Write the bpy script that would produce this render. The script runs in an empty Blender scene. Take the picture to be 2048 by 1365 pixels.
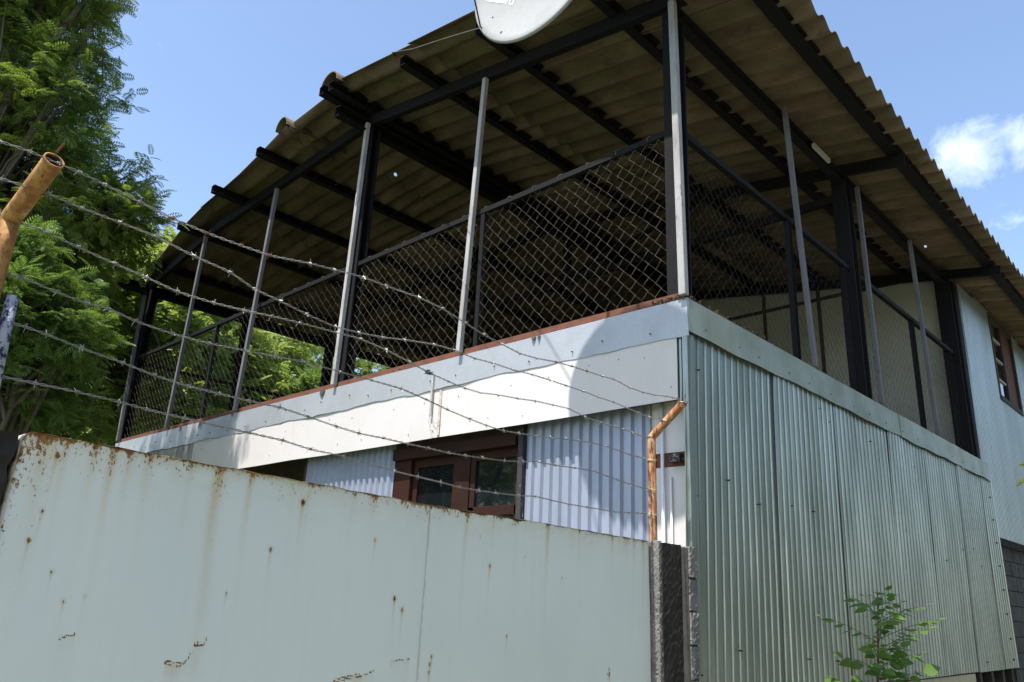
import bpy, math, random
import numpy as np
from mathutils import Vector, Matrix
random.seed(7); rng = np.random.default_rng(7)
S = bpy.context.scene
COL = S.collection
R = math.radians

# ------------------------------------------------------------------ camera
cam_d = bpy.data.cameras.new('camera'); cam = bpy.data.objects.new('camera', cam_d); COL.objects.link(cam)
cam_d.sensor_width = 36.0; cam_d.lens = 36.0 * 1555.065 / 2048.0
cam_d.clip_start = 0.05; cam_d.clip_end = 3000
YAW, PITCH, ROLL = -0.775053, 0.319873, 0.047217
f = Vector((math.sin(YAW)*math.cos(PITCH), math.cos(YAW)*math.cos(PITCH), math.sin(PITCH)))
r0 = Vector((math.cos(YAW), -math.sin(YAW), 0)); u0 = r0.cross(f)
rr = r0*math.cos(ROLL) + u0*math.sin(ROLL); uu = -r0*math.sin(ROLL) + u0*math.cos(ROLL)
M = Matrix.Identity(4)
for i in range(3):
    M[i][0] = rr[i]; M[i][1] = uu[i]; M[i][2] = -f[i]
M.translation = Vector((2.74666, -4.53275, 1.6))
cam.matrix_world = M
S.camera = cam

# ------------------------------------------------------------------ light
SUN_DIR = Vector((0.03, -0.46, 1.0)).normalized()       # towards the sun
EL = math.asin(SUN_DIR.z)
w = bpy.data.worlds.new('World'); S.world = w; w.use_nodes = True
nt = w.node_tree; nt.nodes.clear()
wo = nt.nodes.new('ShaderNodeOutputWorld'); bg = nt.nodes.new('ShaderNodeBackground')
sky = nt.nodes.new('ShaderNodeTexSky'); sky.sky_type = 'NISHITA'; sky.sun_disc = False
sky.sun_elevation = EL; sky.sun_rotation = math.atan2(SUN_DIR.x, SUN_DIR.y)
sky.air_density = 1.0; sky.dust_density = 1.2; sky.ozone_density = 1.0
bg.inputs[1].default_value = 0.13
# thin drifting clouds, low over the horizon all the way round
tc = nt.nodes.new('ShaderNodeTexCoord')
def wn(t, **k):
    n = nt.nodes.new(t)
    for a, b in k.items(): setattr(n, a, b)
    return n
no = wn('ShaderNodeTexNoise'); no.inputs['Scale'].default_value = 11.0; no.inputs['Detail'].default_value = 12; no.inputs['Roughness'].default_value = .64
no.inputs['Distortion'].default_value = .35
nt.links.new(tc.outputs['Generated'], no.inputs['Vector'])
total = None
CL = [(0.0, 0.0, 0.0, 0.0)]
CL = [(-.166, .859, .478, .075, .92), (-.117, .868, .482, .07, .6), (-.14, .895, .424, .05, .5), (.8, .3, .5, .35, .9), (.2, -.8, .4, .4, .9), (-.9, -.3, .35, .3, .9), (.7, -.5, .6, .3, .8)]
for (cx, cy, cz, rad, st) in CL:
    v = Vector((cx, cy, cz)).normalized()
    d = wn('ShaderNodeVectorMath', operation='DISTANCE'); nt.links.new(tc.outputs['Generated'], d.inputs[0]); d.inputs[1].default_value = v
    mr = wn('ShaderNodeMapRange'); mr.inputs[1].default_value = 0; mr.inputs[2].default_value = rad; mr.inputs[3].default_value = st; mr.inputs[4].default_value = 0
    nt.links.new(d.outputs['Value'], mr.inputs[0])
    if total is None: total = mr.outputs[0]
    else:
        a = wn('ShaderNodeMath', operation='MAXIMUM'); nt.links.new(total, a.inputs[0]); nt.links.new(mr.outputs[0], a.inputs[1]); total = a.outputs[0]
ad = wn('ShaderNodeMath', operation='MULTIPLY_ADD'); nt.links.new(total, ad.inputs[0]); ad.inputs[1].default_value = .42; nt.links.new(no.outputs['Fac'], ad.inputs[2])
cr = wn('ShaderNodeMapRange'); cr.inputs[1].default_value = .66; cr.inputs[2].default_value = 1.05; cr.inputs[3].default_value = 0; cr.inputs[4].default_value = .58
nt.links.new(ad.outputs[0], cr.inputs[0])
mx = wn('ShaderNodeMix', data_type='RGBA'); nt.links.new(cr.outputs[0], mx.inputs[0]); nt.links.new(sky.outputs[0], mx.inputs[6]); mx.inputs[7].default_value = (8.2, 8.6, 9.2, 1)
nt.links.new(mx.outputs[2], bg.inputs[0]); nt.links.new(bg.outputs[0], wo.inputs[0])
sd = bpy.data.lights.new('sun', 'SUN'); sd.energy = 3.7; sd.angle = R(.53); sd.color = (1, .965, .92)
sun = bpy.data.objects.new('sun', sd); COL.objects.link(sun)
sun.rotation_euler = SUN_DIR.to_track_quat('Z', 'Y').to_euler(); sun.location = (0, -20, 40)
S.view_settings.view_transform = 'Standard'; S.view_settings.look = 'None'; S.view_settings.gamma = 1
S.view_settings.use_curve_mapping = False; S.view_settings.exposure = 1.2
S.cycles.max_bounces = 7; S.cycles.transparent_max_bounces = 16
S.cycles.use_denoising = True

# ------------------------------------------------------------------ materials
def new_mat(name):
    m = bpy.data.materials.new(name); m.use_nodes = True; t = m.node_tree; t.nodes.clear()
    o = t.nodes.new('ShaderNodeOutputMaterial'); p = t.nodes.new('ShaderNodeBsdfPrincipled'); t.links.new(p.outputs[0], o.inputs[0])
    return m, t, p, o
class G:                                  # tiny node builder
    def __init__(s, t): s.t = t
    def n(s, ty, **k):
        n = s.t.nodes.new(ty)
        for a, b in k.items(): setattr(n, a, b)
        return n
    def set(s, n, i, v):
        if hasattr(v, 'is_output') or isinstance(v, bpy.types.NodeSocket): s.t.links.new(v, n.inputs[i])
        else: n.inputs[i].default_value = v
    def coord(s, kind='Object', scale=(1, 1, 1), rot=(0, 0, 0)):
        c = s.n('ShaderNodeTexCoord'); mp = s.n('ShaderNodeMapping'); s.t.links.new(c.outputs[kind], mp.inputs[0])
        mp.inputs['Scale'].default_value = scale; mp.inputs['Rotation'].default_value = rot; return mp.outputs[0]
    def pos(s, scale=(1, 1, 1)):
        c = s.n('ShaderNodeNewGeometry'); mp = s.n('ShaderNodeMapping'); s.t.links.new(c.outputs['Position'], mp.inputs[0])
        mp.inputs['Scale'].default_value = scale; return mp.outputs[0]
    def noise(s, vec, sc, det=6, ro=.6, dist=0):
        n = s.n('ShaderNodeTexNoise'); s.t.links.new(vec, n.inputs['Vector']); n.inputs['Scale'].default_value = sc
        n.inputs['Detail'].default_value = det; n.inputs['Roughness'].default_value = ro; n.inputs['Distortion'].default_value = dist
        return n.outputs['Fac']
    def ramp(s, v, a, b, lo=0., hi=1.):
        n = s.n('ShaderNodeMapRange'); s.set(n, 0, v); n.inputs[1].default_value = a; n.inputs[2].default_value = b
        n.inputs[3].default_value = lo; n.inputs[4].default_value = hi; return n.outputs[0]
    def mix(s, f, a, b):
        n = s.n('ShaderNodeMix', data_type='RGBA'); s.set(n, 0, f)
        for i, c in ((6, a), (7, b)):
            if isinstance(c, (tuple, list)): n.inputs[i].default_value = (*c[:3], 1)
            else: s.t.links.new(c, n.inputs[i])
        return n.outputs[2]
    def math(s, op, a, b=0.):
        n = s.n('ShaderNodeMath', operation=op); s.set(n, 0, a); s.set(n, 1, b); return n.outputs[0]
    def bump(s, h, st=.3, d=.01):
        n = s.n('ShaderNodeBump'); s.set(n, 'Height', h); n.inputs['Strength'].default_value = st; n.inputs['Distance'].default_value = d
        return n.outputs[0]
    def attr(s, name):
        n = s.n('ShaderNodeAttribute'); n.attribute_name = name; return n.outputs['Fac']

def weathered(name, base, dark, rough=.6, metal=0., sc=6, amt=(.45, .75), stretch=(1, 1, 1), grain=60, bump=.15, rust=None, rust_t=(.6, .68), spec=.5, coord='pos', streak=None, bd=.004, vary=0.):
    m, t, p, o = new_mat(name); g = G(t)
    v = g.pos(stretch) if coord == 'pos' else g.coord('Object', stretch)
    n1 = g.noise(v, sc, 8, .62); n2 = g.noise(v, grain, 4, .7)
    c = g.mix(g.ramp(n1, *amt), base, dark)
    c = g.mix(g.ramp(n2, .35, .75, 0, .35), c, tuple(x*.72 for x in base))
    if streak:
        vs = g.pos(streak[0]); ns = g.noise(vs, streak[1], 5, .6)
        c = g.mix(g.ramp(ns, streak[2], streak[3], 0, streak[5]), c, streak[4])
    ro = g.ramp(n1, .3, .8, rough-.08, rough+.12)
    if rust:
        n3 = g.noise(v, sc*2.3, 10, .7); fr = g.ramp(n3, *rust_t)
        n4 = g.noise(v, grain*.7, 6, .7)
        rc = g.mix(g.ramp(n4, .35, .65), rust, (rust[0]*.35, rust[1]*.3, rust[2]*.3))
        c = g.mix(fr, c, rc)
        p.inputs['Metallic'].default_value = metal
        if metal: t.links.new(g.ramp(fr, 0, 1, metal, 0), p.inputs['Metallic'])
        ro = g.math('MAXIMUM', ro, g.math('MULTIPLY', fr, .85))
    else: p.inputs['Metallic'].default_value = metal
    if vary:
        oi = g.n('ShaderNodeObjectInfo'); hs = g.n('ShaderNodeHueSaturation'); t.links.new(c, hs.inputs['Color'])
        t.links.new(g.ramp(oi.outputs['Random'], 0, 1, 1-vary, 1+vary), hs.inputs['Value']); c = hs.outputs[0]
    t.links.new(c, p.inputs['Base Color']); t.links.new(ro, p.inputs['Roughness'])
    p.inputs['Specular IOR Level'].default_value = spec
    hh = g.math('ADD', g.math('MULTIPLY', n1, .6), g.math('MULTIPLY', n2, .4))
    t.links.new(g.bump(hh, bump, bd), p.inputs['Normal'])
    return m
MAT = {}
MAT['fascia'] = weathered('white_board', (.60, .565, .545), (.53, .49, .46), .6, sc=1.6, amt=(.45, .85), bump=.06, grain=180, streak=((9, 1, .35), 2.2, .62, .8, (.38, .33, .26), .35), vary=.03)
MAT['fascia_shaded'] = weathered('stained_shaded_board', (.40, .39, .37), (.20, .19, .18), .7, sc=2.0, amt=(.35, .65), bump=.1, grain=120, streak=((9, 1, .5), 2.5, .45, .65, (.12, .11, .10), .8))  # stained left end board, tree shadow also painted into its colour
MAT['flashing'] = weathered('dull_zinc_flashing', (.41, .425, .445), (.34, .355, .375), .45, metal=.3, sc=3, bump=.2, grain=40, bd=.006, rust=(.22, .12, .06), rust_t=(.74, .78), streak=((12, 12, .6), 2, .6, .75, (.33, .36, .38), .5), vary=.05)
MAT['wallsteel'] = weathered('galvanised_sheet', (.355, .385, .345), (.27, .30, .25), .38, metal=.72, sc=2.2, bump=.12, grain=30, stretch=(1, 1, .4), rust=(.20, .13, .07), rust_t=(.77, .80), streak=((10, 10, .25), 3, .5, .75, (.15, .17, .15), .6), vary=.12, bd=.005)
MAT['flashing_side'] = weathered('green_lit_weathered_flashing', (.34, .37, .30), (.26, .30, .21), .5, metal=.25, sc=2.2, amt=(.4, .65), bump=.15, grain=40, streak=((12, 12, .6), 2, .55, .75, (.17, .19, .13), .5), vary=.06)  # weathered zinc; the green is bounce light painted into the colour
MAT['fronsteel'] = weathered('blue_grey_sheet', (.335, .365, .45), (.27, .30, .37), .42, metal=.30, sc=3, bump=.12, grain=30, stretch=(1, 1, .4), rust=(.20, .13, .08), rust_t=(.72, .76), streak=((14, 14, .3), 2.5, .52, .75, (.36, .34, .36), .5), vary=.05)
MAT['farsteel'] = weathered('pale_galvanised_sheet', (.50, .56, .55), (.42, .47, .46), .40, metal=.5, sc=2.2, bump=.1, grain=30, stretch=(1, 1, .4), streak=((10, 10, .25), 3, .5, .75, (.32, .36, .35), .5), vary=.06, bd=.004)
MAT['iron'] = weathered('black_painted_iron', (.009, .009, .010), (.014, .011, .010), .75, sc=9, bump=.2, grain=70, rust=(.045, .022, .012), rust_t=(.60, .74), spec=.18)
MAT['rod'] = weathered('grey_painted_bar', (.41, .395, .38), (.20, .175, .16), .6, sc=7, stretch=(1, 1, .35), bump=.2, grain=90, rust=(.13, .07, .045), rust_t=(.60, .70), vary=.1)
MAT['rod_shaded'] = weathered('shaded_grey_bar', (.16, .155, .165), (.10, .09, .09), .7, sc=7, stretch=(1, 1, .35), bump=.2, grain=90, rust=(.10, .06, .04), rust_t=(.62, .72))  # darker copy of the bar paint, shade put into its colour
MAT['mesh_backlit'] = weathered('backlit_fence_wire', (.13, .11, .09), (.07, .05, .04), .6, sc=9, metal=.2)  # darker copy of the fence wire, its backlit tone painted in
MAT['mesh_shaded'] = weathered('shaded_fence_wire', (.05, .045, .04), (.03, .025, .02), .7, sc=9)  # fence wire again, with the shade of the side bays in its colour
MAT['redoxide'] = weathered('rusty_angle', (.16, .055, .028), (.06, .03, .02), .85, sc=12, bump=.5, grain=80)
MAT['roofsheet'] = weathered('asbestos_cement', (.225, .168, .108), (.096, .066, .044), .95, spec=.2, sc=1.9, amt=(.36, .62), rust=(.06, .045, .028), rust_t=(.60, .74), stretch=(.7, 1.6, 1), bump=.3, grain=28, streak=((.5, 2.8, 1), 2.2, .42, .66, (.12, .12, .055), .6), vary=.12, bd=.008)
def punch(m, pts, r_):
    t = m.node_tree; g = G(t); p = t.nodes['Principled BSDF']; o = [n for n in t.nodes if n.type == 'OUTPUT_MATERIAL'][0]
    geo = g.n('ShaderNodeNewGeometry'); tot = None
    for q in pts:
        d = g.n('ShaderNodeVectorMath', operation='DISTANCE'); t.links.new(geo.outputs['Position'], d.inputs[0]); d.inputs[1].default_value = q[:3]
        k = g.math('LESS_THAN', d.outputs['Value'], q[3]); tot = k if tot is None else g.math('MAXIMUM', tot, k)
    tr = g.n('ShaderNodeBsdfTransparent'); ms = g.n('ShaderNodeMixShader'); t.links.new(tot, ms.inputs[0])
    t.links.new(p.outputs[0], ms.inputs[1]); t.links.new(tr.outputs[0], ms.inputs[2]); t.links.new(ms.outputs[0], o.inputs[0])
punch(MAT['roofsheet'], [(-5.274, 1.149, 7.182, .030), (-4.85, 5.85, 7.19, .04), (-.066, 6.539, 6.548, .03)], .02)             # rusted through nail holes that show the sky
MAT['cream'] = weathered('cream_panel', (.46, .45, .37), (.36, .35, .28), .7, sc=2, bump=.06, grain=90, vary=.05)
MAT['darkwood'] = weathered('dark_weathered_wood_and_gloom', (.05, .035, .025), (.02, .016, .012), .8, sc=6, bump=.35, grain=60, stretch=(1, 1, .3))
MAT['windowwood'] = weathered('red_brown_wood', (.036, .014, .009), (.018, .009, .006), .6, spec=.15, sc=5, bump=.25, grain=90, stretch=(.4, 1, 1))
MAT['speckwood'] = weathered('peeling_board', (.035, .03, .03), (.02, .02, .02), .8, sc=9, bump=.5, grain=60, rust=(.62, .6, .58), rust_t=(.60, .64))
MAT['conc'] = weathered('rough_concrete', (.20, .19, .175), (.085, .08, .072), 1., sc=7, spec=.15, bump=.5, grain=55, bd=.02, rust=(.04, .038, .034), rust_t=(.60, .72))
MAT['concdark'] = weathered('mossy_concrete', (.045, .042, .037), (.018, .018, .015), 1., sc=6, bump=.4, grain=45, bd=.02, spec=.1, stretch=(1, 1, .5))
MAT['block'] = weathered('concrete_block', (.065, .065, .06), (.035, .035, .033), .95, sc=6, bump=.8, grain=50, bd=.012, vary=.18)
MAT['mortar'] = weathered('mortar', (.05, .05, .045), (.03, .03, .027), .95, sc=9, bump=.8, grain=60)
MAT['wire'] = weathered('galvanised_wire', (.29, .275, .25), (.19, .165, .14), .48, metal=.45, sc=20, bump=.1, grain=90, rust=(.18, .08, .035), rust_t=(.66, .72))
MAT['mesh'] = weathered('fence_wire', (.31, .27, .225), (.15, .10, .07), .55, metal=.2, sc=9, bump=.1, grain=60, rust=(.14, .07, .035), rust_t=(.56, .66))
MAT['rust_barb'] = weathered('rusty_barb', (.20, .07, .028), (.10, .04, .02), .9, sc=30, bump=.2, grain=90)
MAT['pvc'] = weathered('white_conduit', (.62, .64, .66), (.5, .5, .5), .4, sc=4, bump=.02)
MAT['plinth'] = weathered('cream_plinth', (.55, .50, .34), (.40, .36, .24), .8, sc=3, bump=.2)
MAT['road'] = weathered('pale_dusty_concrete', (.22, .20, .17), (.16, .145, .12), .9, sc=2, bump=.6, grain=90)
MAT['grass'] = weathered('grass', (.075, .105, .04), (.13, .115, .07), .95, sc=.9, bump=.8, grain=25)
MAT['dish'] = weathered('dish_enamel', (.36, .36, .35), (.30, .30, .29), .55, spec=.15, sc=4, bump=.03, grain=60, coord='obj')
MAT['dishprint'] = weathered('dish_print', (.9, .9, .89), (.88, .88, .87), .5, sc=4, bump=.0)
MAT['bark'] = weathered('bark', (.10, .075, .055), (.05, .04, .03), .9, sc=9, bump=.8, grain=60, stretch=(1, 1, .4))
MAT['twine'] = weathered('green_twine', (.03, .10, .07), (.02, .05, .04), .8, sc=20)
MAT['dirt'] = weathered('dry_leaf_litter', (.20, .15, .10), (.08, .06, .04), .95, sc=30, bump=.5)

def rusty_pipe():
    m, t, p, o = new_mat('rusty_yellow_pipe'); g = G(t); v = g.pos((1, 1, .6))
    n1 = g.noise(v, 16, 8, .65); n2 = g.noise(v, 70, 6, .7); n3 = g.noise(v, 7, 6, .6)
    c = g.mix(g.ramp(n1, .42, .66), (.44, .25, .065), (.30, .11, .03))
    c = g.mix(g.ramp(n2, .55, .66), c, (.10, .035, .015))
    c = g.mix(g.ramp(n3, .60, .72), c, (.50, .36, .18))
    t.links.new(c, p.inputs['Base Color']); p.inputs['Roughness'].default_value = .8
    c2 = g.mix(g.ramp(g.noise(v, 34, 8, .7), .46, .60), c, (.24, .10, .03)); t.links.new(c2, p.inputs['Base Color'])
    t.links.new(g.bump(g.math('ADD', n1, n2), .5, .004), p.inputs['Normal']); return m
MAT['pipe'] = rusty_pipe()
MAT['pipe_red'] = weathered('flaking_rusty_pipe', (.50, .30, .15), (.30, .10, .035), .85, sc=14, amt=(.42, .56), stretch=(2, 2, .35), bump=.7, grain=60, rust=(.20, .06, .02), rust_t=(.52, .58), bd=.006)
MAT['pipe_blue'] = weathered('peeling_blue_white_paint', (.34, .36, .42), (.22, .23, .27), .8, sc=14, bump=.5, grain=60, rust=(.02, .025, .10), rust_t=(.50, .55))

def gate_mat():
    m, t, p, o = new_mat('rusting_pale_paint'); g = G(t)
    v = g.coord('Object', (1, 1, 1)); vs = g.coord('Object', (14, 14, .9))
    n1 = g.noise(v, 1.3, 6, .55); n2 = g.noise(g.coord('Object', (1, 1, .62)), 120, 4, .65); n3 = g.noise(v, 40, 8, .7); ns = g.noise(vs, 1.6, 6, .6)
    c = g.mix(g.ramp(n1, .35, .7), (.795, .81, .76), (.72, .76, .71))
    c = g.mix(g.ramp(ns, .5, .8, 0, .22), c, (.64, .66, .55))
    st = g.attr('drip'); ru = g.attr('rust')
    c = g.mix(g.math('MULTIPLY', st, g.ramp(n3, .2, .7, .55, 1.0)), c, (.52, .36, .10))
    k = g.math('ADD', ru, g.ramp(n2, .3, .7, -.46, .46)); rf = g.ramp(k, .46, .60)
    rc = g.mix(g.ramp(n3, .40, .62), (.40, .20, .055), (.13, .045, .018))
    rc = g.mix(g.ramp(ru, .9, 1.35), rc, (.02, .014, .010))
    c = g.mix(rf, c, rc)
    t.links.new(c, p.inputs['Base Color']); t.links.new(g.ramp(rf, 0, 1, .42, .9), p.inputs['Roughness'])
    h = g.math('ADD', g.math('MULTIPLY', rf, -.5), g.math('MULTIPLY', n1, 1.2))
    t.links.new(g.bump(h, .5, .004), p.inputs['Normal']); return m
MAT['gate'] = gate_mat()
MAT['gate_edge'] = weathered('gate_rusty_edge', (.66, .64, .55), (.40, .27, .12), .7, sc=9, amt=(.4, .6), bump=.3, grain=60, rust=(.28, .10, .03), rust_t=(.50, .58))

def glass_mat():
    m, t, p, o = new_mat('dark_window_glass'); p.inputs['Base Color'].default_value = (.008, .010, .012, 1)
    p.inputs['Roughness'].default_value = .03; p.inputs['Specular IOR Level'].default_value = .9; p.inputs['Coat Weight'].default_value = .5
    g = G(t); t.links.new(g.bump(g.noise(g.pos(), 3, 2, .5), .05, .01), p.inputs['Normal']); return m
MAT['glass'] = glass_mat()

def leaf_mat(name, a, b, tr=.35, rough=.45):
    m, t, p, o = new_mat(name); g = G(t)
    col = g.mix(g.attr('tint'), a, b)
    n = g.noise(g.pos(), .8, 4, .6); col = g.mix(g.ramp(n, .35, .65, 0, .5), col, (b[0]*1.15, b[1]*1.0, b[2]*.8))
    t.links.new(col, p.inputs['Base Color']); p.inputs['Roughness'].default_value = rough; p.inputs['Specular IOR Level'].default_value = .35
    tl = g.n('ShaderNodeBsdfTranslucent'); hs = g.n('ShaderNodeHueSaturation'); t.links.new(col, hs.inputs['Color'])
    hs.inputs['Value'].default_value = 1.5; hs.inputs['Hue'].default_value = .485; hs.inputs['Saturation'].default_value = 1.1
    t.links.new(hs.outputs[0], tl.inputs[0])
    ms = g.n('ShaderNodeMixShader'); ms.inputs[0].default_value = tr; t.links.new(p.outputs[0], ms.inputs[1]); t.links.new(tl.outputs[0], ms.inputs[2])
    t.links.new(ms.outputs[0], o.inputs[0]); return m
MAT['leafdark'] = leaf_mat('feathery_leaf', (.050, .105, .020), (.170, .245, .052), .42)
MAT['leafbright'] = leaf_mat('bright_feathery_leaf', (.050, .115, .024), (.135, .22, .055), .4)
MAT['leafback'] = leaf_mat('broad_leaf', (.12, .20, .045), (.26, .35, .095), .4)
MAT['sapling'] = leaf_mat('sapling_leaf', (.075, .165, .032), (.13, .235, .055), .42)
MAT['sapling_red'] = leaf_mat('young_red_leaf', (.22, .08, .03), (.28, .13, .05), .35)

# ------------------------------------------------------------------ object helpers
def link(name, me, parent=None, loc=None):
    o = bpy.data.objects.new(name, me); COL.objects.link(o)
    if loc is not None: o.location = loc
    if parent is not None:
        o.parent = parent; o.matrix_parent_inverse = wm(parent).inverted()
    return o
def wm(o):
    mm = Matrix.LocRotScale(o.location, o.rotation_euler, o.scale)
    if o.parent is not None: mm = wm(o.parent) @ o.matrix_parent_inverse @ mm
    return mm
def tag(o, label, cat, group=None, kind=None):
    if label: o['label'] = label
    if cat: o['category'] = cat
    if group: o['group'] = group
    if kind: o['kind'] = kind
    return o
def thing(name, loc, label, cat, group=None):
    o = bpy.data.objects.new(name, None); COL.objects.link(o); o.location = loc; o.empty_display_size = .2
    return tag(o, label, cat, group)
class MB:
    def __init__(s): s.v = []; s.f = []
    def add(s, vs, fs):
        b = len(s.v); s.v += [tuple(x) for x in vs]; s.f += [tuple(i+b for i in q) for q in fs]; return s
    def box(s, a, b):
        x0, y0, z0 = (min(a[i], b[i]) for i in range(3)); x1, y1, z1 = (max(a[i], b[i]) for i in range(3))
        return s.add([(x0, y0, z0), (x1, y0, z0), (x1, y1, z0), (x0, y1, z0), (x0, y0, z1), (x1, y0, z1), (x1, y1, z1), (x0, y1, z1)],
                     [(0, 3, 2, 1), (4, 5, 6, 7), (0, 1, 5, 4), (1, 2, 6, 5), (2, 3, 7, 6), (3, 0, 4, 7)])
    def prof(s, pr, p0, p1, side, up=(0, 0, 1), cap=True):
        """extrude the closed 2D profile pr (side, up) from p0 to p1"""
        p0 = Vector(p0); p1 = Vector(p1); sd_ = Vector(side).normalized(); d = (p1-p0).normalized()
        sd_ = (sd_ - d*sd_.dot(d)).normalized(); up_ = d.cross(sd_).normalized()
        if up_.dot(Vector(up)) < 0: up_ = -up_
        n = len(pr); vs = [p + sd_*a + up_*b for p in (p0, p1) for a, b in pr]
        fs = [(i, (i+1) % n, n+(i+1) % n, n+i) for i in range(n)]
        if cap: fs += [tuple(range(n))[::-1], tuple(range(n, 2*n))]
        return s.add(vs, fs)
    def beam(s, p0, p1, w_, h, side=(0, 1, 0), up=(0, 0, 1)):
        a, b = w_/2, h/2
        return s.prof([(-a, -b), (a, -b), (a, b), (-a, b)], p0, p1, side, up)
    def chan(s, p0, p1, w_, h, t_=.008, side=(0, 1, 0), up=(0, 0, 1)):
        return s.prof([(0, 0), (w_, 0), (w_, t_), (t_, t_), (t_, h-t_), (w_, h-t_), (w_, h), (0, h)], p0, p1, side, up)
    def tube(s, pts, r, n=8, cap=True):
        pts = [Vector(p) for p in pts]; rs = r if isinstance(r, (list, tuple)) else [r]*len(pts)
        vs = []; prev = None
        for i, p in enumerate(pts):
            d = (pts[min(i+1, len(pts)-1)]-pts[max(i-1, 0)]).normalized()
            a = (prev - d*prev.dot(d)) if prev is not None else d.cross(Vector((0, 0, 1)) if abs(d.z) < .9 else Vector((1, 0, 0)))
            a.normalize(); prev = a; b = d.cross(a)
            for k in range(n):
                t_ = 2*math.pi*k/n; vs.append(p + (a*math.cos(t_)+b*math.sin(t_))*rs[i])
        fs = [(i*n+k, i*n+(k+1) % n, (i+1)*n+(k+1) % n, (i+1)*n+k) for i in range(len(pts)-1) for k in range(n)]
        if cap: fs += [tuple(range(n))[::-1], tuple(range((len(pts)-1)*n, len(pts)*n))]
        return s.add(vs, fs)
    def mesh(s, name, mat, smooth=False):
        me = bpy.data.meshes.new(name); me.from_pydata(s.v, [], s.f); me.materials.append(mat)
        me.polygons.foreach_set('use_smooth', [bool(smooth)]*len(me.polygons))
        me.update(); return me
    def build(s, name, mat, parent=None, smooth=False, loc=None):
        return link(name, s.mesh(name, mat, smooth), parent, loc)
def bevel(o, w_=.003, seg=1):
    b = o.modifiers.new('bevel', 'BEVEL'); b.width = w_; b.segments = seg; b.limit_method = 'ANGLE'; return o
def fast_mesh(name, v, quads, mat, attrs=None, smooth=False):
    me = bpy.data.meshes.new(name); v = np.asarray(v, np.float32).reshape(-1, 3); q = np.asarray(quads, np.int32)
    me.vertices.add(len(v)); me.vertices.foreach_set('co', v.ravel())
    k = q.shape[1]; me.loops.add(q.size); me.loops.foreach_set('vertex_index', q.ravel())
    me.polygons.add(len(q)); me.polygons.foreach_set('loop_start', np.arange(0, q.size, k, dtype=np.int32))
    me.polygons.foreach_set('loop_total', np.full(len(q), k, np.int32))
    me.polygons.foreach_set('use_smooth', np.full(len(q), bool(smooth)))
    for n_, a in (attrs or {}).items():
        at = me.attributes.new(n_, 'FLOAT', 'POINT'); at.data.foreach_set('value', np.asarray(a, np.float32))
    me.materials.append(mat); me.update(calc_edges=True); return me
def grid_sheet(name, mat, us, vs, fn, thick=.003, nrm=(0, 0, 1), smooth=False):
    """closed thin sheet over the grid us x vs; fn(u, v) -> xyz"""
    nu, nv = len(us), len(vs); n_ = np.array(nrm)*thick
    P_ = np.array([[fn(u, v) for v in vs] for u in us]).reshape(-1, 3)
    V_ = np.vstack([P_, P_-n_]); q = []
    for i in range(nu-1):
        for j in range(nv-1):
            a, b, c, d = i*nv+j, (i+1)*nv+j, (i+1)*nv+j+1, i*nv+j+1
            q.append((a, b, c, d)); q.append((nu*nv+a, nu*nv+d, nu*nv+c, nu*nv+b))
    for i in range(nu-1):
        for j in (0, nv-1):
            a, b = i*nv+j, (i+1)*nv+j; q.append((a, nu*nv+a, nu*nv+b, b) if j == 0 else (a, b, nu*nv+b, nu*nv+a))
    for j in range(nv-1):
        for i in (0, nu-1):
            a, b = i*nv+j, i*nv+j+1; q.append((a, b, nu*nv+b, nu*nv+a) if i == 0 else (a, nu*nv+a, nu*nv+b, b))
    return fast_mesh(name, V_, q, mat, smooth=smooth)
def trap(pitch, top, slope, h):
    """rib profile: positions and heights within one pitch"""
    flat = pitch-top-2*slope
    return [(0, 0), (flat, 0), (flat+slope, h), (flat+slope+top, h)], pitch
def rib_points(width, prof, off=0.):
    pts, pitch = prof; out = []; k = -2
    while k*pitch < width+pitch:
        for a, h in pts: out.append((k*pitch+a-off, h))
        k += 1
    res = [(a, h) for a, h in out if 1e-4 < a < width-1e-4]
    xs = [a for a, _ in out]; hs = [h for _, h in out]
    return [(0, float(np.interp(0, xs, hs)))] + res + [(width, float(np.interp(width, xs, hs)))]
def vnoise(shape_u, shape_v, cells_u, cells_v, seed):
    """smooth value noise in 0..1 on a grid"""
    r_ = np.random.default_rng(seed); g_ = r_.random((cells_u+2, cells_v+2))
    u = np.linspace(0, cells_u, shape_u); v = np.linspace(0, cells_v, shape_v)
    iu = np.minimum(u.astype(int), cells_u-1); iv = np.minimum(v.astype(int), cells_v-1)
    fu = u-iu; fv = v-iv; fu = (fu*fu*(3-2*fu))[:, None]; fv = (fv*fv*(3-2*fv))[None, :]
    a = g_[iu][:, iv]; b = g_[iu+1][:, iv]; c = g_[iu][:, iv+1]; d = g_[iu+1][:, iv+1]
    return (a*(1-fu)+b*fu)*(1-fv) + (c*(1-fu)+d*fu)*fv
# ================================================================== SETTING
g_ = MB().add([(-900, -900, 0), (900, -900, 0), (900, 900, 0), (-900, 900, 0)], [(0, 1, 2, 3)]).build('ground', MAT['grass']); tag(g_, 'rough green grass ground around the house', 'ground', kind='structure')
rd = MB().add([(2.0, -120, .004), (7.5, -120, .004), (7.5, 160, .004), (2.0, 160, .004)], [(0, 1, 2, 3)]).build('road', MAT['road']); tag(rd, 'pale dusty concrete lane running past the gate and house', 'road', kind='structure')

# ================================================================== HOUSE
ZF = 3.68                                         # top of the balcony parapet
def bl(x):                                        # underside of the rafters
    if x > -4.28: return 6.96 - .16*(x+4.28)
    return 6.96 + .055*(x+4.28) if x > -8.4 else 6.7334 + .18*(x+8.4)
house = thing('house', (-5, 4, 0), 'two storey steel clad house with a wire caged terrace under cement roof sheets', 'house')

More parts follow.
